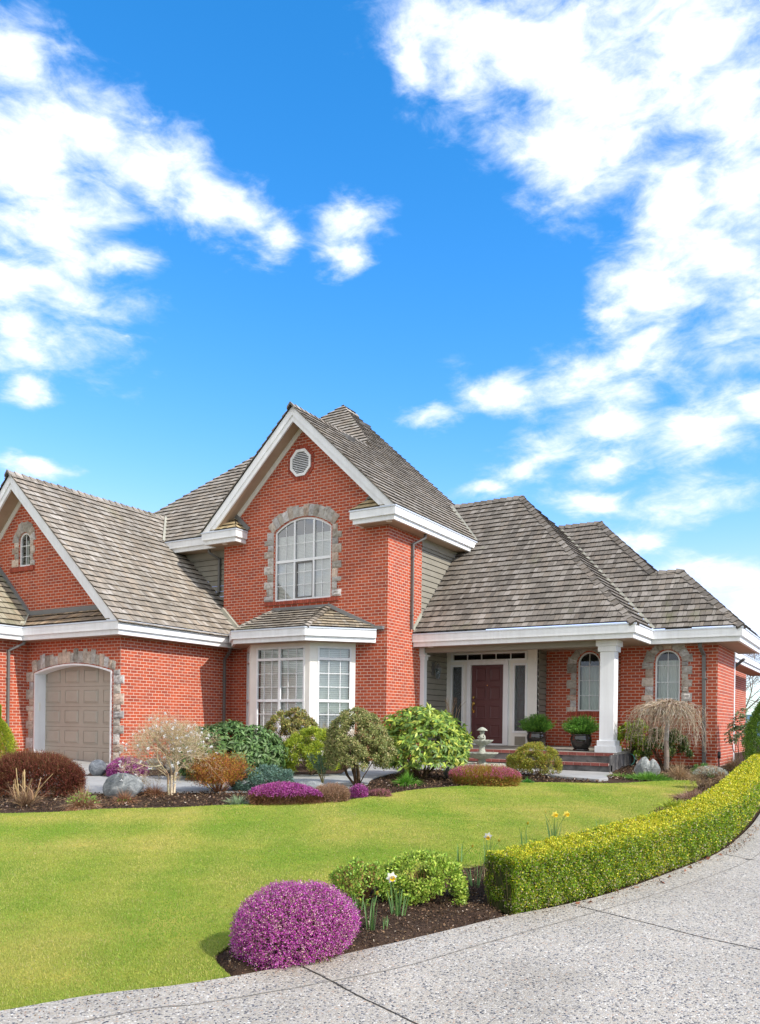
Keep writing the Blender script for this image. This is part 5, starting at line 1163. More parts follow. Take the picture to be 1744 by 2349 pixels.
tuft('dry_perennial','dead brown stems with curled tips in front of the dark heather mound','plant',-11.45,8.05,.26,.30,330,[(.30,.18,.10),(.38,.26,.16),(.20,.12,.07)],79,w=.008,droop=.3,spread=.9,curl=.25)
rng=np.random.default_rng(80); f=Fol(); n=22; a=rng.uniform(0,6.28,n); P=np.stack([np.cos(a)*.16,np.sin(a)*.16,np.full(n,.1)],1)*rng.uniform(.3,1,(n,1)); f.ribbon(P,np.stack([np.cos(a)*.3,np.sin(a)*.3,np.ones(n)],1),.42*rng.uniform(.7,1.1,n),.016,pal(n,[(.52,.36,.18),(.46,.30,.16)],rng),rng,.1,5,False,.25); f.build('stalks',M['dull'],[o for o in bpy.context.scene.objects if o.name.startswith('dry_perennial')][0])
tuft('grey_tuft','small grey-green tuft at the lawn edge left of the long magenta heather','plant',-8.66,9.85,.12,.15,240,[(.26,.36,.18),(.34,.42,.26)],81,w=.010,droop=.5,spread=1.2,mat='foliage',base=.8)
tuft('brown_groundcover','low pinkish brown mat behind the hedge below the santolina','plant',-2.70,14.75,.36,.20,900,[(.36,.22,.15),(.30,.16,.11),(.42,.30,.22)],82,w=.008,droop=.9,spread=1.4,base=.9,curl=.2)
tuft('yellow_groundcover','bright yellow-green mat at the back of the hedge','plant',-2.68,13.35,.36,.15,800,[(.40,.46,.04),(.48,.52,.06),(.28,.38,.04)],83,w=.012,droop=.7,spread=1.4,mat='foliage',base=.9)
tuft('yellow_groundcover','smaller yellow-green tuft nearer along the back of the hedge','plant',-2.66,11.9,.24,.14,500,[(.38,.44,.05),(.30,.40,.05)],84,w=.012,droop=.7,spread=1.4,mat='foliage',base=.9)
tuft('green_groundcover','fresh green strappy cover in front of the split boulder','plant',-4.15,17.75,.42,.17,1300,[(.13,.30,.04),(.20,.40,.05),(.09,.21,.03)],85,w=.010,droop=.6,spread=1.1,mat='foliage',base=1.0)
tuft('green_groundcover','sparser green cover at the corner of the porch slab','plant',-4.85,18.1,.30,.10,300,[(.15,.28,.05),(.22,.34,.07)],86,w=.009,droop=.6,spread=1.2,mat='foliage',base=1.0)
tuft('straw_clump','straw coloured dry stems between the daffodils and the hedge end','plant',-3.02,6.75,.16,.12,160,TAN,87,w=.006,droop=.8,spread=1.4,base=.8,curl=.3)
# euphorbia
rng=np.random.default_rng(88)
def euph(x,y,h,n,label,seed):
    t=thing('euphorbia',label,'plant',at(x,y)); rng=np.random.default_rng(seed); f=Fol(); g=Fol(); tw=Twig()
    for k in range(n):
        a=rng.uniform(0,6.28); s=rng.uniform(.1,.5); H=h*rng.uniform(.6,1.05); pts=[(math.cos(a)*s*q**1.3*H,math.sin(a)*s*q**1.3*H,H*q) for q in np.linspace(0,1,6)]; tw.line(pts,.008,.005)
        m=170; q=rng.uniform(.5,1,m); P=np.stack([math.cos(a)*s*q**1.3*H,math.sin(a)*s*q**1.3*H,H*q],1); b=rng.uniform(0,6.28,m); f.leaf(P,np.stack([np.cos(b),np.sin(b),rng.uniform(-.2,.6,m)],1),.055,.010,pal(m,[(.16,.27,.16),(.22,.34,.20)],rng),rng)
        m=26; P=np.repeat(np.array([pts[-1]]),m,0)+rng.normal(size=(m,3))*.018; g.leaf(P,rdir(m,rng),.028,.022,pal(m,[(.50,.56,.03),(.42,.50,.03)],rng),rng)
    tw.build('stems',M['bark'],t,[(.28,.24,.10)],rng); f.build('leaves',M['foliage'],t); g.build('bracts',M['foliage'],t)
euph(-8.98,12.62,.66,13,'blue-green spurge with yellow heads left of the domed shrub',89)
euph(-9.62,11.35,.42,3,'few leggy yellow-green spurge stems rising through the blue juniper',90)
# ---- daffodils
def daffodil(x,y,h,nl,label,fl,seed,group='daffodils in the front bed',lean=None):
    t=thing('daffodil',label,'daffodil',at(x,y),0,group); rng=np.random.default_rng(seed); f=Fol(); a=rng.uniform(0,6.28,nl); s=rng.uniform(.2,1,nl)
    P=np.stack([np.cos(a)*s*.05,np.sin(a)*s*.05,np.zeros(nl)],1); D=np.stack([np.cos(a)*.22*s,np.sin(a)*.22*s,np.ones(nl)],1)
    f.ribbon(P,D,h*rng.uniform(.7,1.05,nl),.0135,pal(nl,[(.15,.27,.10),(.20,.34,.13),(.12,.22,.06)],rng),rng,.05*s,5,curl=.06); f.build('leaves',M['foliage'],t)
    for k,(dx,dy,fh,kind) in enumerate(fl):
        tw=Twig(); tw.line([(0,0,0),(dx*.4,dy*.4,fh*.6),(dx,dy,fh)],.0035,.003); st=tw.build('stem',M['bark'],t,[(.18,.30,.08)],rng)
        look=unit(np.array([[1.0 if kind!='nod' else .6,-1.1,-.1 if kind!='nod' else -.5]]))[0]
        c=np.array([dx,dy,fh]); fl_=Fol(); u_=unit(np.cross(look,[[0,0,1.]]))[0]; v_=np.cross(look,u_)
        if kind=='bud':
            n=10; fl_.leaf(np.repeat(c[None],n,0)-look*.0,unit(np.array([look*.5+np.array([0,0,.6])])+rng.normal(size=(n,3))*.10),.05,.018,pal(n,[(.75,.60,.05),(.70,.66,.20)],rng),rng,.2); fl_.build('bud',M['petal'],st)
            continue
        n=6; an=np.arange(n)*math.pi/3+.2; D=np.cos(an)[:,None]*u_+np.sin(an)[:,None]*v_-look*.12; fl_.leaf(np.repeat(c[None],n,0)+look*.012,D,.046,.034,np.full((n,3),.82)*np.array([1,1,.93]) if kind!='yellow' else pal(n,[(.80,.68,.12)],rng),rng,.1,N=np.repeat(look[None],n,0)); fo=fl_.build('flower',M['petal'],st)
        mb=MB(); co_=[]; L=[(.010,0),(.013,.02),(.017,.032),(.021,.036)]; m=12
        for (rr,ll) in L:
            for j in range(m): b=2*math.pi*j/m; p=c+look*(.012+ll)+(u_*math.cos(b)+v_*math.sin(b))*rr*(1+.08*math.sin(b*5)); co_.append(p)
        fa=np.array([(k2*m+j,k2*m+(j+1)%m,(k2+1)*m+(j+1)%m,(k2+1)*m+j) for k2 in range(3) for j in range(m)]); npmesh('trumpet',np.array(co_),fa,M['petal'],st,np.tile([(.85,.58,.03)],(len(fa),1)))
daffodil(-3.07,4.92,.31,12,'daffodil clump with one nodding bud right of the magenta heather',[(.045,.01,.29,'bud')],101)
daffodil(-3.10,5.36,.31,17,'daffodil clump with one open white and yellow flower before the azaleas',[(-.05,-.02,.33,'open')],102)
daffodil(-3.01,4.99,.15,7,'short flowerless daffodil tuft beside the driveway edge',[],103)
daffodil(-3.40,5.27,.20,9,'flowerless daffodil leaves tucked behind the magenta heather',[],104)
daffodil(-3.00,6.55,.27,8,'flowerless daffodil leaves between the larger azalea and the hedge end',[],105)
daffodil(-3.30,7.40,.30,13,'daffodil clump with a pale drooping flower behind the hedge end',[(.03,0,.34,'nod'),(.12,.06,.28,'bud')],106)
daffodil(-3.40,8.70,.26,6,'small daffodil clump with one bud beyond the hedge top',[(.03,.02,.27,'bud')],107)
daffodil(-3.22,9.20,.30,13,'daffodil clump with three yellow buds at the lawn edge',[(-.12,0,.34,'bud'),(0,0,.34,'yellow'),(.12,.05,.35,'yellow')],108)
daffodil(-3.00,10.30,.19,4,'two or three daffodil leaves farthest along the hedge',[],109)
daffodil(-3.66,7.60,.20,8,'daffodil leaves with a lying yellow bud behind the larger azalea',[(.12,.02,.16,'bud')],110)
# ---- boulders and ball
def boulder(name,label,x,y,rx,ry,h,seed,rz=0,mat='boulder',sub=4,lumpy=.22,split=False,tint=(1,1,1),group=None,flat=.1):
    sub=5
    bm=bmesh.new(); bmesh.ops.create_icosphere(bm,subdivisions=sub,radius=1); rng=np.random.default_rng(seed); D=np.array([v.co[:] for v in bm.verts]); 
    f=1+lumpy*.6*lump(D,rng,7,2.2)+lumpy*.30*lump(D,rng,9,6)+lumpy*.16*np.abs(lump(D,rng,14,15))+lumpy*.06*lump(D,rng,20,40)
    for _ in range(13):     # flat facets
        nn=rdir(1,rng)[0]; lim=rng.uniform(.72,.92); dp=D@nn*f; k=dp>lim; f=np.where(k,f*lim/np.maximum(dp,1e-3)*.75+f*.25,f)
    P=D*f[:,None]*np.array([rx,ry,h*.62]); 
    if split: P[:,2]-=h*.22*np.exp(-((P[:,0]-.02)/(rx*.16))**2)*(P[:,2]>0)
    for v,p in zip(bm.verts,P): v.co=(p[0],p[1],p[2]+h*.42)
    me=bpy.data.meshes.new(name); bm.to_mesh(me); bm.free(); a=me.attributes.new('tint','FLOAT_COLOR','FACE'); a.data.foreach_set('color',np.tile(np.array([*tint,1],np.float32),len(me.polygons))); me.materials.append(M[mat])
    for p in me.polygons: p.use_smooth=True
    o=bpy.data.objects.new(name,me); COL.objects.link(o); o.location=at(x,y,.02); o.rotation_euler=(0,0,rz); return finish(o,label,'boulder',group)
boulder('boulder','large blue-grey veined boulder between the garage and the magnolia',-11.02,9.62,.37,.27,.42,201,.45)
boulder('boulder','split pale grey boulder left of the weeping tree trunk',-4.42,18.85,.29,.20,.46,202,.2,split=True,tint=(1.15,1.15,1.1))
boulder('boulder','flat grey rock behind the long magenta heather',-8.82,11.95,.29,.16,.17,203,.6)
boulder('boulder','whitish rock below the leggy rhododendron beside the fountain bed',-7.62,15.50,.24,.18,.25,204,.3,tint=(1.35,1.35,1.28))
boulder('boulder','tan rock by the foundation behind the magnolia',-14.6,13.6,.28,.2,.28,205,.2,tint=(1.05,.98,.85))
boulder('boulder','grey rounded rock by the foundation right of the tan one',-13.65,13.35,.26,.2,.30,206,.6)
boulder('boulder','dark grey rock by the foundation under the dark rhododendron',-12.75,13.1,.28,.22,.30,207,.9,tint=(.6,.6,.6))
mb=MB(); x,y,z=-14.40,11.86,gz(-14.40,11.86); pr_=[(.19*math.sin(math.pi*k/20),.185-.185*math.cos(math.pi*k/20)) for k in range(1,21)]; mb.lathe([(.0,.0)]+pr_,(0,0,0),32); mb.t=[(.80,.82,.90)]*len(mb.f); o=mb.build('concrete_ball',M['boulder'],None,smooth=True); o.location=(x,y,z-.01); finish(o,'smooth grey concrete ball on the garage apron','garden ball')
# ---- fountain with its gravel bed
fx,fy=-8.02,17.75; fz=gz(fx,fy)
t=thing('garden_fountain','two tiered cast stone fountain topped by a small figure under an umbrella','fountain',(fx,fy,fz))
wv=lambda k,a: (.05*math.sin(a*14) if k in WV else 0)
mb=MB(); WV=(); mb.lathe([(0,0),(.15,0),(.155,.03),(.12,.06),(.09,.12),(.085,.16),(.13,.2)],(fx,fy,fz+.08),24); mb.build('pedestal',M['castle'],t,smooth=True)
mb=MB(); WV=(3,4,5); mb.lathe([(.08,.22),(.18,.235),(.28,.28),(.345,.345),(.375,.365),(.37,.385),(.33,.375),(.25,.32),(0,.30)],(fx,fy,fz+.02),56,wave=wv); mb.build('lower_bowl',M['castle'],t,smooth=True)
mb=MB(); WV=(); mb.lathe([(.13,.30),(.12,.34),(.085,.40),(.065,.47),(.075,.52),(.10,.55),(.09,.57)],(fx,fy,fz+.02),20); mb.build('stem',M['castle'],t,smooth=True)
mb=MB(); WV=(2,3,4); mb.lathe([(.06,.55),(.13,.565),(.20,.61),(.25,.665),(.255,.68),(.235,.672),(.16,.62),(0,.61)],(fx,fy,fz+.02),48,wave=wv); mb.build('upper_bowl',M['castle'],t,smooth=True)
mb=MB(); WV=(); mb.lathe([(.0,.62),(.09,.62),(.095,.66),(.075,.69),(.085,.72),(.088,.76),(.07,.80),(.045,.825),(.035,.835),(.05,.855),(.058,.88),(.05,.91),(.02,.93),(0,.93)],(fx,fy,fz+.0),18,wave=lambda k,a:.10*math.sin(2*a+k*.8)+.06*math.sin(3*a-k)); mb.tube([(fx+.06,fy-.05,fz+.80),(fx+.09,fy-.06,fz+.76),(fx+.03,fy-.09,fz+.73)],.016,6); mb.tube([(fx-.05,fy-.05,fz+.80),(fx-.085,fy-.06,fz+.75),(fx-.02,fy-.09,fz+.74)],.016,6); mb.build('figure',M['castle'],t,smooth=True)
mb=MB(); mb.lathe([(.0,1.0),(.03,.995),(.08,.97),(.12,.93),(.128,.915),(.11,.915),(.05,.93),(0,.935)],(fx,fy,fz+.0),24,wave=lambda k,a:.03*math.sin(8*a) if k in(3,4,5) else 0); mb.build('umbrella',M['castle'],t,smooth=True)
t=thing('fountain_bed','square low stone curb filled with pale gravel around the fountain','planter',(fx,fy,fz)); mb=MB()
for x0,x1,y0,y1 in ((-.62,.62,-.62,-.52),(-.62,.62,.52,.62),(-.62,-.52,-.52,.52),(.52,.62,-.52,.52)): mb.box(fx+x0,fx+x1,fy+y0,fy+y1,fz-.1,fz+.13)
mb.build('curb',M['castle'],t,bevel=.01); mb=MB(); mb.box(fx-.52,fx+.52,fy-.52,fy+.52,fz-.1,fz+.075); mb.build('bed_floor',M['castle'],t)
rng=np.random.default_rng(210); f=Fol(); n=2600; P=np.column_stack([rng.uniform(-.51,.51,n),rng.uniform(-.51,.51,n),.078+rng.uniform(0,.03,n)])
for k in range(2): f.leaf(P,rdir(n,rng),.035,.03,pal(n,[(.62,.58,.50),(.50,.44,.35),(.70,.68,.62)],rng),rng,.1)
g_=f.build('gravel',M['chips'],t); g_['kind']='stuff'
# low spot lamps, path light, hose, stepping slab
def spot(x,y,label,z=None):
    z=gz(x,y) if z is None else z; t=thing('garden_spotlight',label,'garden light',(x,y,z),0,'black spotlights in the bed'); mb=MB(); mb.tube([(x,y,z-.02),(x,y,z+.10)],.008,8); mb.build('spike',M['black'],t); mb=MB(); mb.tube([(x-.05,y+.04,z+.17),(x-.02,y+.015,z+.15),(x+.05,y-.035,z+.10)],[.055,.05,.032],12); mb.build('lamp_head',M['black'],t,smooth=True)
spot(-8.02,16.72,'black spotlight at the left front corner of the fountain bed'); spot(-7.25,18.05,'black spotlight at the right corner of the fountain bed'); 
spot(-13.05,12.5,'black spotlight under the magnolia beside the magenta heather')
x,y=-3.29,21.1; z=gz(x,y); t=thing('path_light','slim black path light at the right corner of the house','garden light',(x,y,z)); mb=MB(); mb.tube([(x,y,z-.02),(x,y,z+.30)],.014,8); mb.build('post',M['black'],t); mb=MB(); mb.tube([(x,y,z+.27),(x,y,z+.30),(x,y,z+.44),(x,y,z+.45)],[.018,.036,.040,.02],12); mb.build('lamp_head',M['black'],t,smooth=True)
M['hose']=m_plain('hose_green',(.08,.33,.27),.4,.1,5,.4,bmp=0)
mb=MB(); mb.tube([(-5.38,21.0,.30),(-5.30,20.98,.26),(-5.25,20.95,.16),(-5.27,20.9,.07),(-5.34,20.85,.0)],.009,8); o=mb.build('garden_hose',M['hose'],None,smooth=True); finish(o,'thin green hose hanging by the end of the porch slab','hose')
mb=MB(); g4=[(-6.05,16.75),(-4.88,16.62),(-4.80,17.0),(-5.95,17.12)]; z=[gz(*p) for p in g4]; mb.hexa([(p[0],p[1],q-.03) for p,q in zip(g4,z)],[(p[0],p[1],q+.045) for p,q in zip(g4,z)]); o=mb.build('stepping_slab',M['concrete'],None,bevel=.012); finish(o,'thin weathered stone slab lying before the porch landing','slab')
# ---- bare trees behind the right corner, far hills
def baretree(x,y,h,seed,label):
    rng=np.random.default_rng(seed); t=thing('bare_tree',label,'tree',at(x,y),0,'bare trees beyond the house'); tw=Twig(); tw.line([(0,0,-1),(.05,0,h*.18),(0,.1,h*.32)],h*.022,h*.016); tw.build('trunk',M['bark'],t,[(.27,.22,.19)],rng,8); tw=Twig()
    for k in range(7):
        a=rng.uniform(0,6.28); branchy(tw,(0,.1,h*rng.uniform(.22,.34)),(math.cos(a)*.55,math.sin(a)*.55,1),h*.26,h*.010,5,rng,2,.42,.05,3,.12,None,.74)
    tw.build('crown',M['bark'],t,[(.34,.27,.22),(.26,.20,.17)],rng,3)
baretree(-8.3,63,6.6,301,'slender bare tree behind the right corner of the house'); baretree(-5.5,60,7.4,302,'broader bare tree beyond the tall conifer at the right edge'); baretree(-10.4,66,7.5,303,'bare tree whose top just clears the right wing roof')
def ridge(name,dist,base,amp,col,seed,a0,a1):
    rng=np.random.default_rng(seed); n=160; co=[];fa=[]
    for k in range(n+1):
        a=R(a0+(a1-a0)*k/n); h=base+amp*sum(math.sin(k*.13*(j+1)*1.7+j*2+seed)/(j+1) for j in range(5))
        for d,z in ((dist,-60),(dist*1.05,h*.6),(dist*1.18,h),(dist*1.5,-60)): co.append((math.sin(a)*d,math.cos(a)*d,z))
        if k:
            for j in range(3): b=4*k; fa.append((b-4+j,b+j,b+j+1,b-3+j))
    m=m_plain(name+'_hazed_woods',col,.95,.25,.004,.05,bmp=0); npmesh(name,np.array(co),np.array(fa),m)
    finish(bpy.data.objects[name],kind='structure')
ridge('hills',3200,58,7,(.10,.17,.23),5,-75,60)  # blue of distant haze is put into the wooded hills' colour
# ---- bark chips and crumbs on the soil, fallen leaves, grass
def scatter(name,poly,n,size,cols,seed,kind='stuff',bias=1.6,up=.02,wts=None,far=None):
    rng=np.random.default_rng(seed); p=np.array(poly); lo=p.min(0);hi=p.max(0); P=[]
    tot=0
    while tot<n:
        q=rng.uniform(lo,hi,(n*4,2)); d=np.maximum(depth(q[:,0],q[:,1]),3); k=inpoly(q[:,0],q[:,1],poly)&(rng.uniform(size=len(q))<(4/d)**bias); P.append(q[k]); tot+=k.sum()
    P=np.concatenate(P)[:n]; z=gza(P[:,0],P[:,1]); d=depth(P[:,0],P[:,1]); s=size*np.clip(d/5,1,3)*rng.uniform(.4,1.5,n)
    
    if far: z=z+np.where(P[:,1]<8.55,np.minimum(edgedist(P[:,0],P[:,1],poly),.12)*.35+.006,0)
    D=rdir(n,rng); D[:,2]=np.abs(D[:,2])*.5; f=Fol(); f.leaf(np.column_stack([P,z+rng.uniform(0,up,n)]),D,s,s*.5,pal(n,cols,rng,wts,.3),rng,.2); o=f.build(name,M['chips']); return finish(o,kind=kind)
BED=[(-3.35,3.80),(-3.09,4.16),(-2.87,4.68),(-2.66,5.25),(-2.44,5.90),(-2.7,6.2),(-2.45,7.5),(-2.1,9.6),(-2.1,13),(-2.3,18),(-2.5,21),(-3.4,21.9),(-5.4,21.9),(-5.4,19.3),(-4.9,17.2),(-4.3,17.1),(-3.3,18.2),(-2.95,16.6),(-2.9,12.5),(-2.97,9.4),(-3.19,8.0),(-3.57,6.9),(-3.88,5.64),(-3.88,4.5),(-3.64,3.94)]
BED2=[(-12,9.5),(-16,7),(-11.1,7.4),(-10.03,8.48),(-8.78,9.6),(-7.74,10.5),(-7.2,11.5),(-7.14,12.9),(-6.7,14.0),(-5.9,15.5),(-4.6,16.4),(-6,17),(-6.3,18.2),(-8.9,18),(-9,15.4),(-8.25,12.9),(-8.75,11.8),(-10,10.9)]
CH=[(.05,.032,.022),(.12,.075,.045),(.22,.14,.085),(.40,.33,.26),(.03,.022,.018)]
scatter('bark_mulch',BED,30000,.014,CH,401,wts=[.34,.30,.20,.05,.11],up=.01,far=1)
scatter('bark_mulch',BED2,14000,.014,CH,402,bias=.5,wts=[.38,.30,.17,.04,.11])
# soft raised crumb sheet for the near bed
bm=bmesh.new()
me=None
rng=np.random.default_rng(403); st=.03; X=np.arange(-4.0,-2.2,st); Y=np.arange(3.6,8.6,st); gx,gy=np.meshgrid(X,Y); ins=inpoly(gx.ravel(),gy.ravel(),BED).reshape(gx.shape); ed=edgedist(gx.ravel(),gy.ravel(),BED[:13]+BED[13:]).reshape(gx.shape)
hz=gza(gx,gy)+np.where(ins,np.minimum(ed,.12)*.35,-.03)+np.where(ins,rng.uniform(-.006,.012,gx.shape),0)
vid=np.arange(gx.size).reshape(gx.shape); q=np.stack([vid[:-1,:-1],vid[:-1,1:],vid[1:,1:],vid[1:,:-1]],-1).reshape(-1,4); okf=ins.ravel()[q].any(1); finish(npmesh('soil_mound',np.column_stack([gx.ravel(),gy.ravel(),hz.ravel()]),q[okf],M['soil'],smooth=True),kind='structure')
# dry leaves along the hedge foot: each one countable
rng=np.random.default_rng(404); pts=smooth([(-2.12,6.48),(-1.88,7.28),(-1.64,8.5),(-1.47,9.5),(-1.43,10.6)],10)
lf=None
for k in range(16):
    p=pts[int((k+.5)/16*len(pts))]; x=p[0]+rng.uniform(-.03,.09); y=p[1]+rng.uniform(-.05,.05); f=Fol(); f.leaf(np.array([[0,0,.004]]),rng.normal(size=(1,3))*np.array([1,1,.2]),.055,.035,pal(1,[(.30,.13,.08),(.36,.20,.12)],rng),rng,.6); o=f.build('fallen_leaf',M['chips'],None,(x,y,gz(x,y)+.028)); finish(o,'curled brown leaf on the driveway at the foot of the hedge','leaf','dry leaves along the foot of the hedge')
# crumbs of soil and dry bits swept onto the driveway edge
EDG=[(-3.9,2.7),(-3.38,3.55),(-3.08,4.12),(-2.86,4.65),(-2.65,5.22),(-2.43,5.86),(-2.14,6.52),(-1.90,7.30),(-1.66,8.5),(-1.49,9.55),(-1.44,10.7),(-1.44,12.1),(-1.30,12.1),(-1.28,10.6),(-1.34,9.55),(-1.52,8.5),(-1.76,7.25),(-2.0,6.45),(-2.30,5.80),(-2.52,5.16),(-2.72,4.58),(-2.94,4.03),(-3.24,3.45),(-3.75,2.6)]
o=scatter('edge_litter',EDG,900,.011,CH+[(.34,.20,.12)],408,bias=1,up=.002,wts=[.25,.25,.2,.05,.05,.2]); o.location.z=.026
# lawn blades
def grassblades():
    rng=np.random.default_rng(405); p=np.array(lawn_poly); N=430000; P=[]; tot=0
    while tot<N:
        m=2000000; r=3.2+ (22-3.2)*rng.uniform(size=m)**1.0; lat=rng.uniform(-.60,.58,m)*r; x=-.522*r+.853*lat; y=.853*r+.522*lat
        k=(rng.uniform(size=m)<np.clip(5/r,0,1)**1.0)&inpoly(x,y,lawn_poly); P.append(np.column_stack([x[k],y[k],r[k]])); tot+=k.sum()
    P=np.concatenate(P)[:N]; r=P[:,2]; n=len(P)
    nn=np.sin(P[:,0]*1.7+np.sin(P[:,1]*1.3)*2)+np.sin(P[:,1]*2.1+np.sin(P[:,0]*.9)*2.4)+.7*np.sin(P[:,0]*5.1+P[:,1]*3.7)+rng.normal(size=n)*.9
    t=np.clip(nn/4.2+.42,0,1)[:,None]; c=np.array([.21,.36,.04])*(1-t)+np.array([.58,.50,.14])*t; c=c*rng.uniform(.75,1.3,(n,1)); dry=rng.uniform(size=n)<.05+.16*np.clip(t[:,0]-.5,0,1); c[dry]=np.array([.50,.44,.20])*rng.uniform(.8,1.2,(dry.sum(),1))
    h=rng.uniform(.006,.016,n)*np.where(rng.uniform(size=n)<.06,1.7,1); w=np.clip(.0009*r,.0028,.012)
    a=rng.uniform(0,6.28,n); L=np.column_stack([np.cos(a),np.sin(a),np.zeros(n)]); S=np.column_stack([-np.sin(a),np.cos(a),np.zeros(n)])
    B=np.column_stack([P[:,:2],gza(P[:,0],P[:,1])+.008]); co=np.stack([B-S*w[:,None]/2,B+S*w[:,None]/2,B+L*(h*rng.uniform(.1,.9,n))[:,None]+np.array([0,0,1])*h[:,None]],1).reshape(-1,3)
    o=npmesh('lawn_grass',co,np.arange(3*n).reshape(n,3),M['grass'],None,np.clip(c,0,1)); finish(o,kind='stuff')
grassblades()
# ================================================================ CAMERA, LIGHT, SKY
from mathutils import Matrix
r_=V((.85283631,.52202569,.01262547)); dn=V((.01170648,.00505863,-.99991868)); fw=V((-.5220471,.85291476,-.0017969))
cam=bpy.data.cameras.new('camera'); co=bpy.data.objects.new('camera',cam); COL.objects.link(co)
m=Matrix((( r_.x,-dn.x,-fw.x,0),(r_.y,-dn.y,-fw.y,0),(r_.z,-dn.z,-fw.z,EYE),(0,0,0,1))); co.matrix_world=m
cam.sensor_fit='HORIZONTAL'; cam.sensor_width=36; cam.lens=1870.517/1744*36; cam.shift_y=(1658.977-1174.5)/1744; cam.clip_start=.05; cam.clip_end=20000
bpy.context.scene.camera=co
SD=V((1,-.11,.80)).normalized()
sl=bpy.data.lights.new('sun','SUN'); sl.energy=3.6; sl.angle=R(.6); sl.color=(1,.94,.85); so=bpy.data.objects.new('sun',sl); COL.objects.link(so); so.rotation_euler=SD.to_track_quat('Z','Y').to_euler(); so.location=(5,5,20)
w=bpy.data.worlds.new('World'); bpy.context.scene.world=w; w.use_nodes=True; nt=w.node_tree; bg=nt.nodes['Background']
sk=nd(nt,'ShaderNodeTexSky',sky_type='NISHITA'); sk.sun_disc=False; sk.sun_elevation=math.asin(SD.z); sk.sun_rotation=math.atan2(SD.x,SD.y); sk.altitude=50; sk.air_density=1.0; sk.dust_density=.6; sk.ozone_density=1.6
tc_=nd(nt,'ShaderNodeTexCoord'); dirv=tc_.outputs['Generated']
sx=nd(nt,'ShaderNodeSeparateXYZ'); nt.links.new(dirv,sx.inputs[0])
def mth(op,a,b=None,c=None,clamp=False):
    n=nd(nt,'ShaderNodeMath',operation=op); n.use_clamp=clamp
    for i,v in enumerate((a,b,c)):
        if v is None: continue
        if isinstance(v,(int,float)): n.inputs[i].default_value=v
        else: nt.links.new(v,n.inputs[i])
    return n.outputs[0]
az=mth('MULTIPLY',mth('ARCTAN2',sx.outputs[0],sx.outputs[1]),57.2958); el=mth('MULTIPLY',mth('ARCSINE',sx.outputs[2]),57.2958)
cb=nd(nt,'ShaderNodeCombineXYZ'); nt.links.new(az,cb.inputs[0]); nt.links.new(el,cb.inputs[1])
# clouds: azimuth, elevation, half sizes and tilt in degrees
BL=[(-55.8,36.2,2.6,2.0,33,1),(-55.2,32.4,5.6,3.8,22,1),(-53.6,29.4,5.4,2.4,13,1),(-51.4,33.7,3.2,2.2,-9,1),(-47.5,32.8,4.5,1.8,-16,1),(-42.9,31.6,4.3,1.5,-15,1),(-39.2,30.3,1.9,1.3,7,.95),(-55.7,26.2,3.6,1.4,13,1),(-49.8,28.2,2.7,1.2,3,1),(-55.4,22.9,2.8,2.4,68,.95),(-55.1,20.4,1.7,1.0,14,.9),
(-33.7,31.3,2.9,1.4,13,.95),(-34.5,29.6,1.7,.9,2,1),(-49.0,24.3,.9,.5,10,.38),(-54.2,15.8,2.3,.7,-2,.9),
(-26.5,39.7,5.8,2.2,-16,1),(-29.7,39.0,1.9,1.6,-3,.95),(-20.1,38.8,7.8,3.1,-6,1),(-18.5,34.3,4.3,3.2,-13,1),(-17.0,36.3,6.1,4.0,-12,1),(-11.2,38.0,6.4,3.7,-15,1),(-8.4,34.5,4.5,3.7,-46,1),(-11.6,30.9,3.5,3.0,-58,1),(-13.3,27.1,3.2,2.4,-12,1),(-9.4,28.5,4.0,2.5,-16,1),(-15.6,25.9,2.0,1.0,7,.9),(-7.8,31.3,3.4,2.6,-69,1),
(-23.0,21.7,4.1,1.5,-15,.85),(-28.4,20.5,2.9,.8,0,.75),(-18.3,22.2,4.4,1.7,17,.85),(-13.8,23.7,4.1,1.5,21,.95),(-10.3,18.8,3.8,1.9,6,1),(-7.0,19.7,2.2,1.5,-16,.95),(-15.8,19.3,3.3,1.4,-5,.9),(-21.3,17.6,3.3,1.2,26,.8),(-24.2,16.0,2.8,.7,8,.85),(-15.8,17.0,3.5,1.2,15,.9),(-17.0,14.5,2.7,.9,-3,.9),(-13.7,12.0,2.3,.9,-4,.85),(-9.1,9.7,3.6,1.3,-4,1),(-6.9,7.3,2.9,2.0,-5,1),(-6.9,25.5,2.5,1.4,-15,.85),
(-14.5,21.3,9.5,3.6,8,.60),(-20,18.3,6,2.0,22,.62),(-11,14.5,8,2.6,4,.55),(-8,24.5,5,3.5,20,.7),(-53.5,27.5,6.5,6.5,20,.72),(-46,33.4,9,2.2,-16,.55),(-24,36.5,5,3,-25,.55),(45,30,22,12,10,1),(110,45,40,22,-8,1.3),(165,35,50,30,0,1.5),(-110,40,22,16,5,1.1),(-150,30,40,28,0,1.5),(30,14,14,4,0,.9),(85,16,22,6,0,.9),(180,70,200,16,0,1.2)]  # blobs outside the view are clouds added to brighten the shaded house front
nv=nd(nt,'ShaderNodeMapping'); nt.links.new(cb.outputs[0],nv.inputs[0]); nv.inputs['Rotation'].default_value=(0,0,R(-28)); nv.inputs['Scale'].default_value=(.085,.19,1)
def wn(scale,detail,rough,dist=0,off=0):
    n=nd(nt,'ShaderNodeTexNoise'); n.inputs['Scale'].default_value=scale; n.inputs['Detail'].default_value=detail; n.inputs['Roughness'].default_value=rough; n.inputs['Distortion'].default_value=dist
    a=nd(nt,'ShaderNodeVectorMath',operation='ADD'); a.inputs[1].default_value=(off,off*.7,0); nt.links.new(nv.outputs[0],a.inputs[0]); nt.links.new(a.outputs[0],n.inputs['Vector']); return n.outputs['Fac']
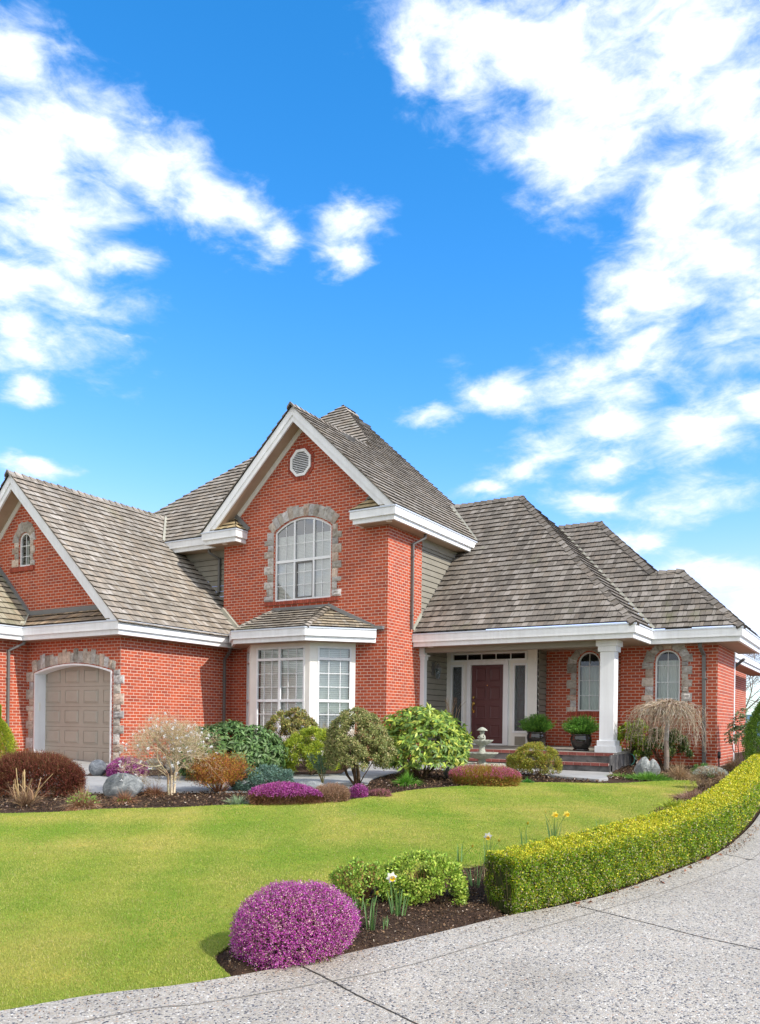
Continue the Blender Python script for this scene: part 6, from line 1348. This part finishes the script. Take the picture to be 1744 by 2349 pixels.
wx=mth('MULTIPLY',mth('SUBTRACT',wn(2.2,6,.62,0,3.1),.5),3.4); wy=mth('MULTIPLY',mth('SUBTRACT',wn(2.2,6,.62,0,8.7),.5),2.6)
wc=nd(nt,'ShaderNodeCombineXYZ'); nt.links.new(mth('ADD',az,wx),wc.inputs[0]); nt.links.new(mth('ADD',el,wy),wc.inputs[1])
field=None
for a,e,sa,sb,an,st in BL:
    mp=nd(nt,'ShaderNodeMapping',vector_type='TEXTURE'); nt.links.new(wc.outputs[0],mp.inputs[0]); mp.inputs['Location'].default_value=(a,e,0); mp.inputs['Rotation'].default_value=(0,0,R(an)); mp.inputs['Scale'].default_value=(sa*1.20,sb*1.34,1)
    ln_=nd(nt,'ShaderNodeVectorMath',operation='LENGTH'); nt.links.new(mp.outputs[0],ln_.inputs[0]); v=mth('SUBTRACT',st,ln_.outputs['Value'])
    if field is None: field=v
    else: field=mth('SMOOTH_MAX',field,v,.35)
fine=mth('SUBTRACT',wn(3.2,8,.62,.3,1.7),.5); big=mth('SUBTRACT',wn(1.1,5,.55,0,5.2),.5)
dens=mth('ADD',mth('ADD',field,mth('MULTIPLY',fine,1.75)),mth('MULTIPLY',big,.7))
mr=nd(nt,'ShaderNodeMapRange',interpolation_type='SMOOTHSTEP'); nt.links.new(dens,mr.inputs[0]); mr.inputs[1].default_value=-.14; mr.inputs[2].default_value=.95
fade=mth('MULTIPLY',el,.25,None,True)
cov=mth('MULTIPLY',mr.outputs[0],fade)
mr2=nd(nt,'ShaderNodeMapRange'); nt.links.new(mth('ADD',dens,mth('MULTIPLY',wn(2.0,6,.6,0,11.3),.9)),mr2.inputs[0]); mr2.inputs[1].default_value=.45; mr2.inputs[2].default_value=1.5
ccol=sramp(nt,mr2.outputs[0],[(0,(.58,.70,1.0)),(.5,(.78,.86,1.0)),(1,(1.0,1.0,1.0))])
cs=nd(nt,'ShaderNodeVectorMath',operation='SCALE'); nt.links.new(ccol,cs.inputs[0]); cs.inputs[3].default_value=CLOUD
hs=nd(nt,'ShaderNodeHueSaturation'); hs.inputs['Saturation'].default_value=SAT; hs.inputs['Value'].default_value=VAL; hs.inputs['Hue'].default_value=HUE; nt.links.new(sk.outputs[0],hs.inputs['Color'])
sp=nd(nt,'ShaderNodeSeparateColor'); nt.links.new(hs.outputs[0],sp.inputs[0]); cq=nd(nt,'ShaderNodeCombineColor')
rr=mth('MULTIPLY',mth('MULTIPLY',sp.outputs[0],sp.outputs[0]),1.25*.156*.8); gg=mth('MULTIPLY',sp.outputs[1],.64); nt.links.new(mth('MINIMUM',rr,mth('MULTIPLY',gg,.80)),cq.inputs[0]); nt.links.new(gg,cq.inputs[1]); nt.links.new(mth('MULTIPLY',sp.outputs[2],.80),cq.inputs[2])
sky=mix(nt,cov,cq.outputs[0],cs.outputs[0]); nt.links.new(sky,bg.inputs[0]); bg.inputs[1].default_value=.15
vs=bpy.context.scene.view_settings; vs.view_transform='Standard'; vs.look='None'; vs.gamma=1; vs.exposure=EXPO
sc=bpy.context.scene; sc.render.engine='CYCLES'; sc.cycles.max_bounces=8; sc.cycles.transparent_max_bounces=24; sc.cycles.caustics_reflective=False; sc.cycles.caustics_refractive=False
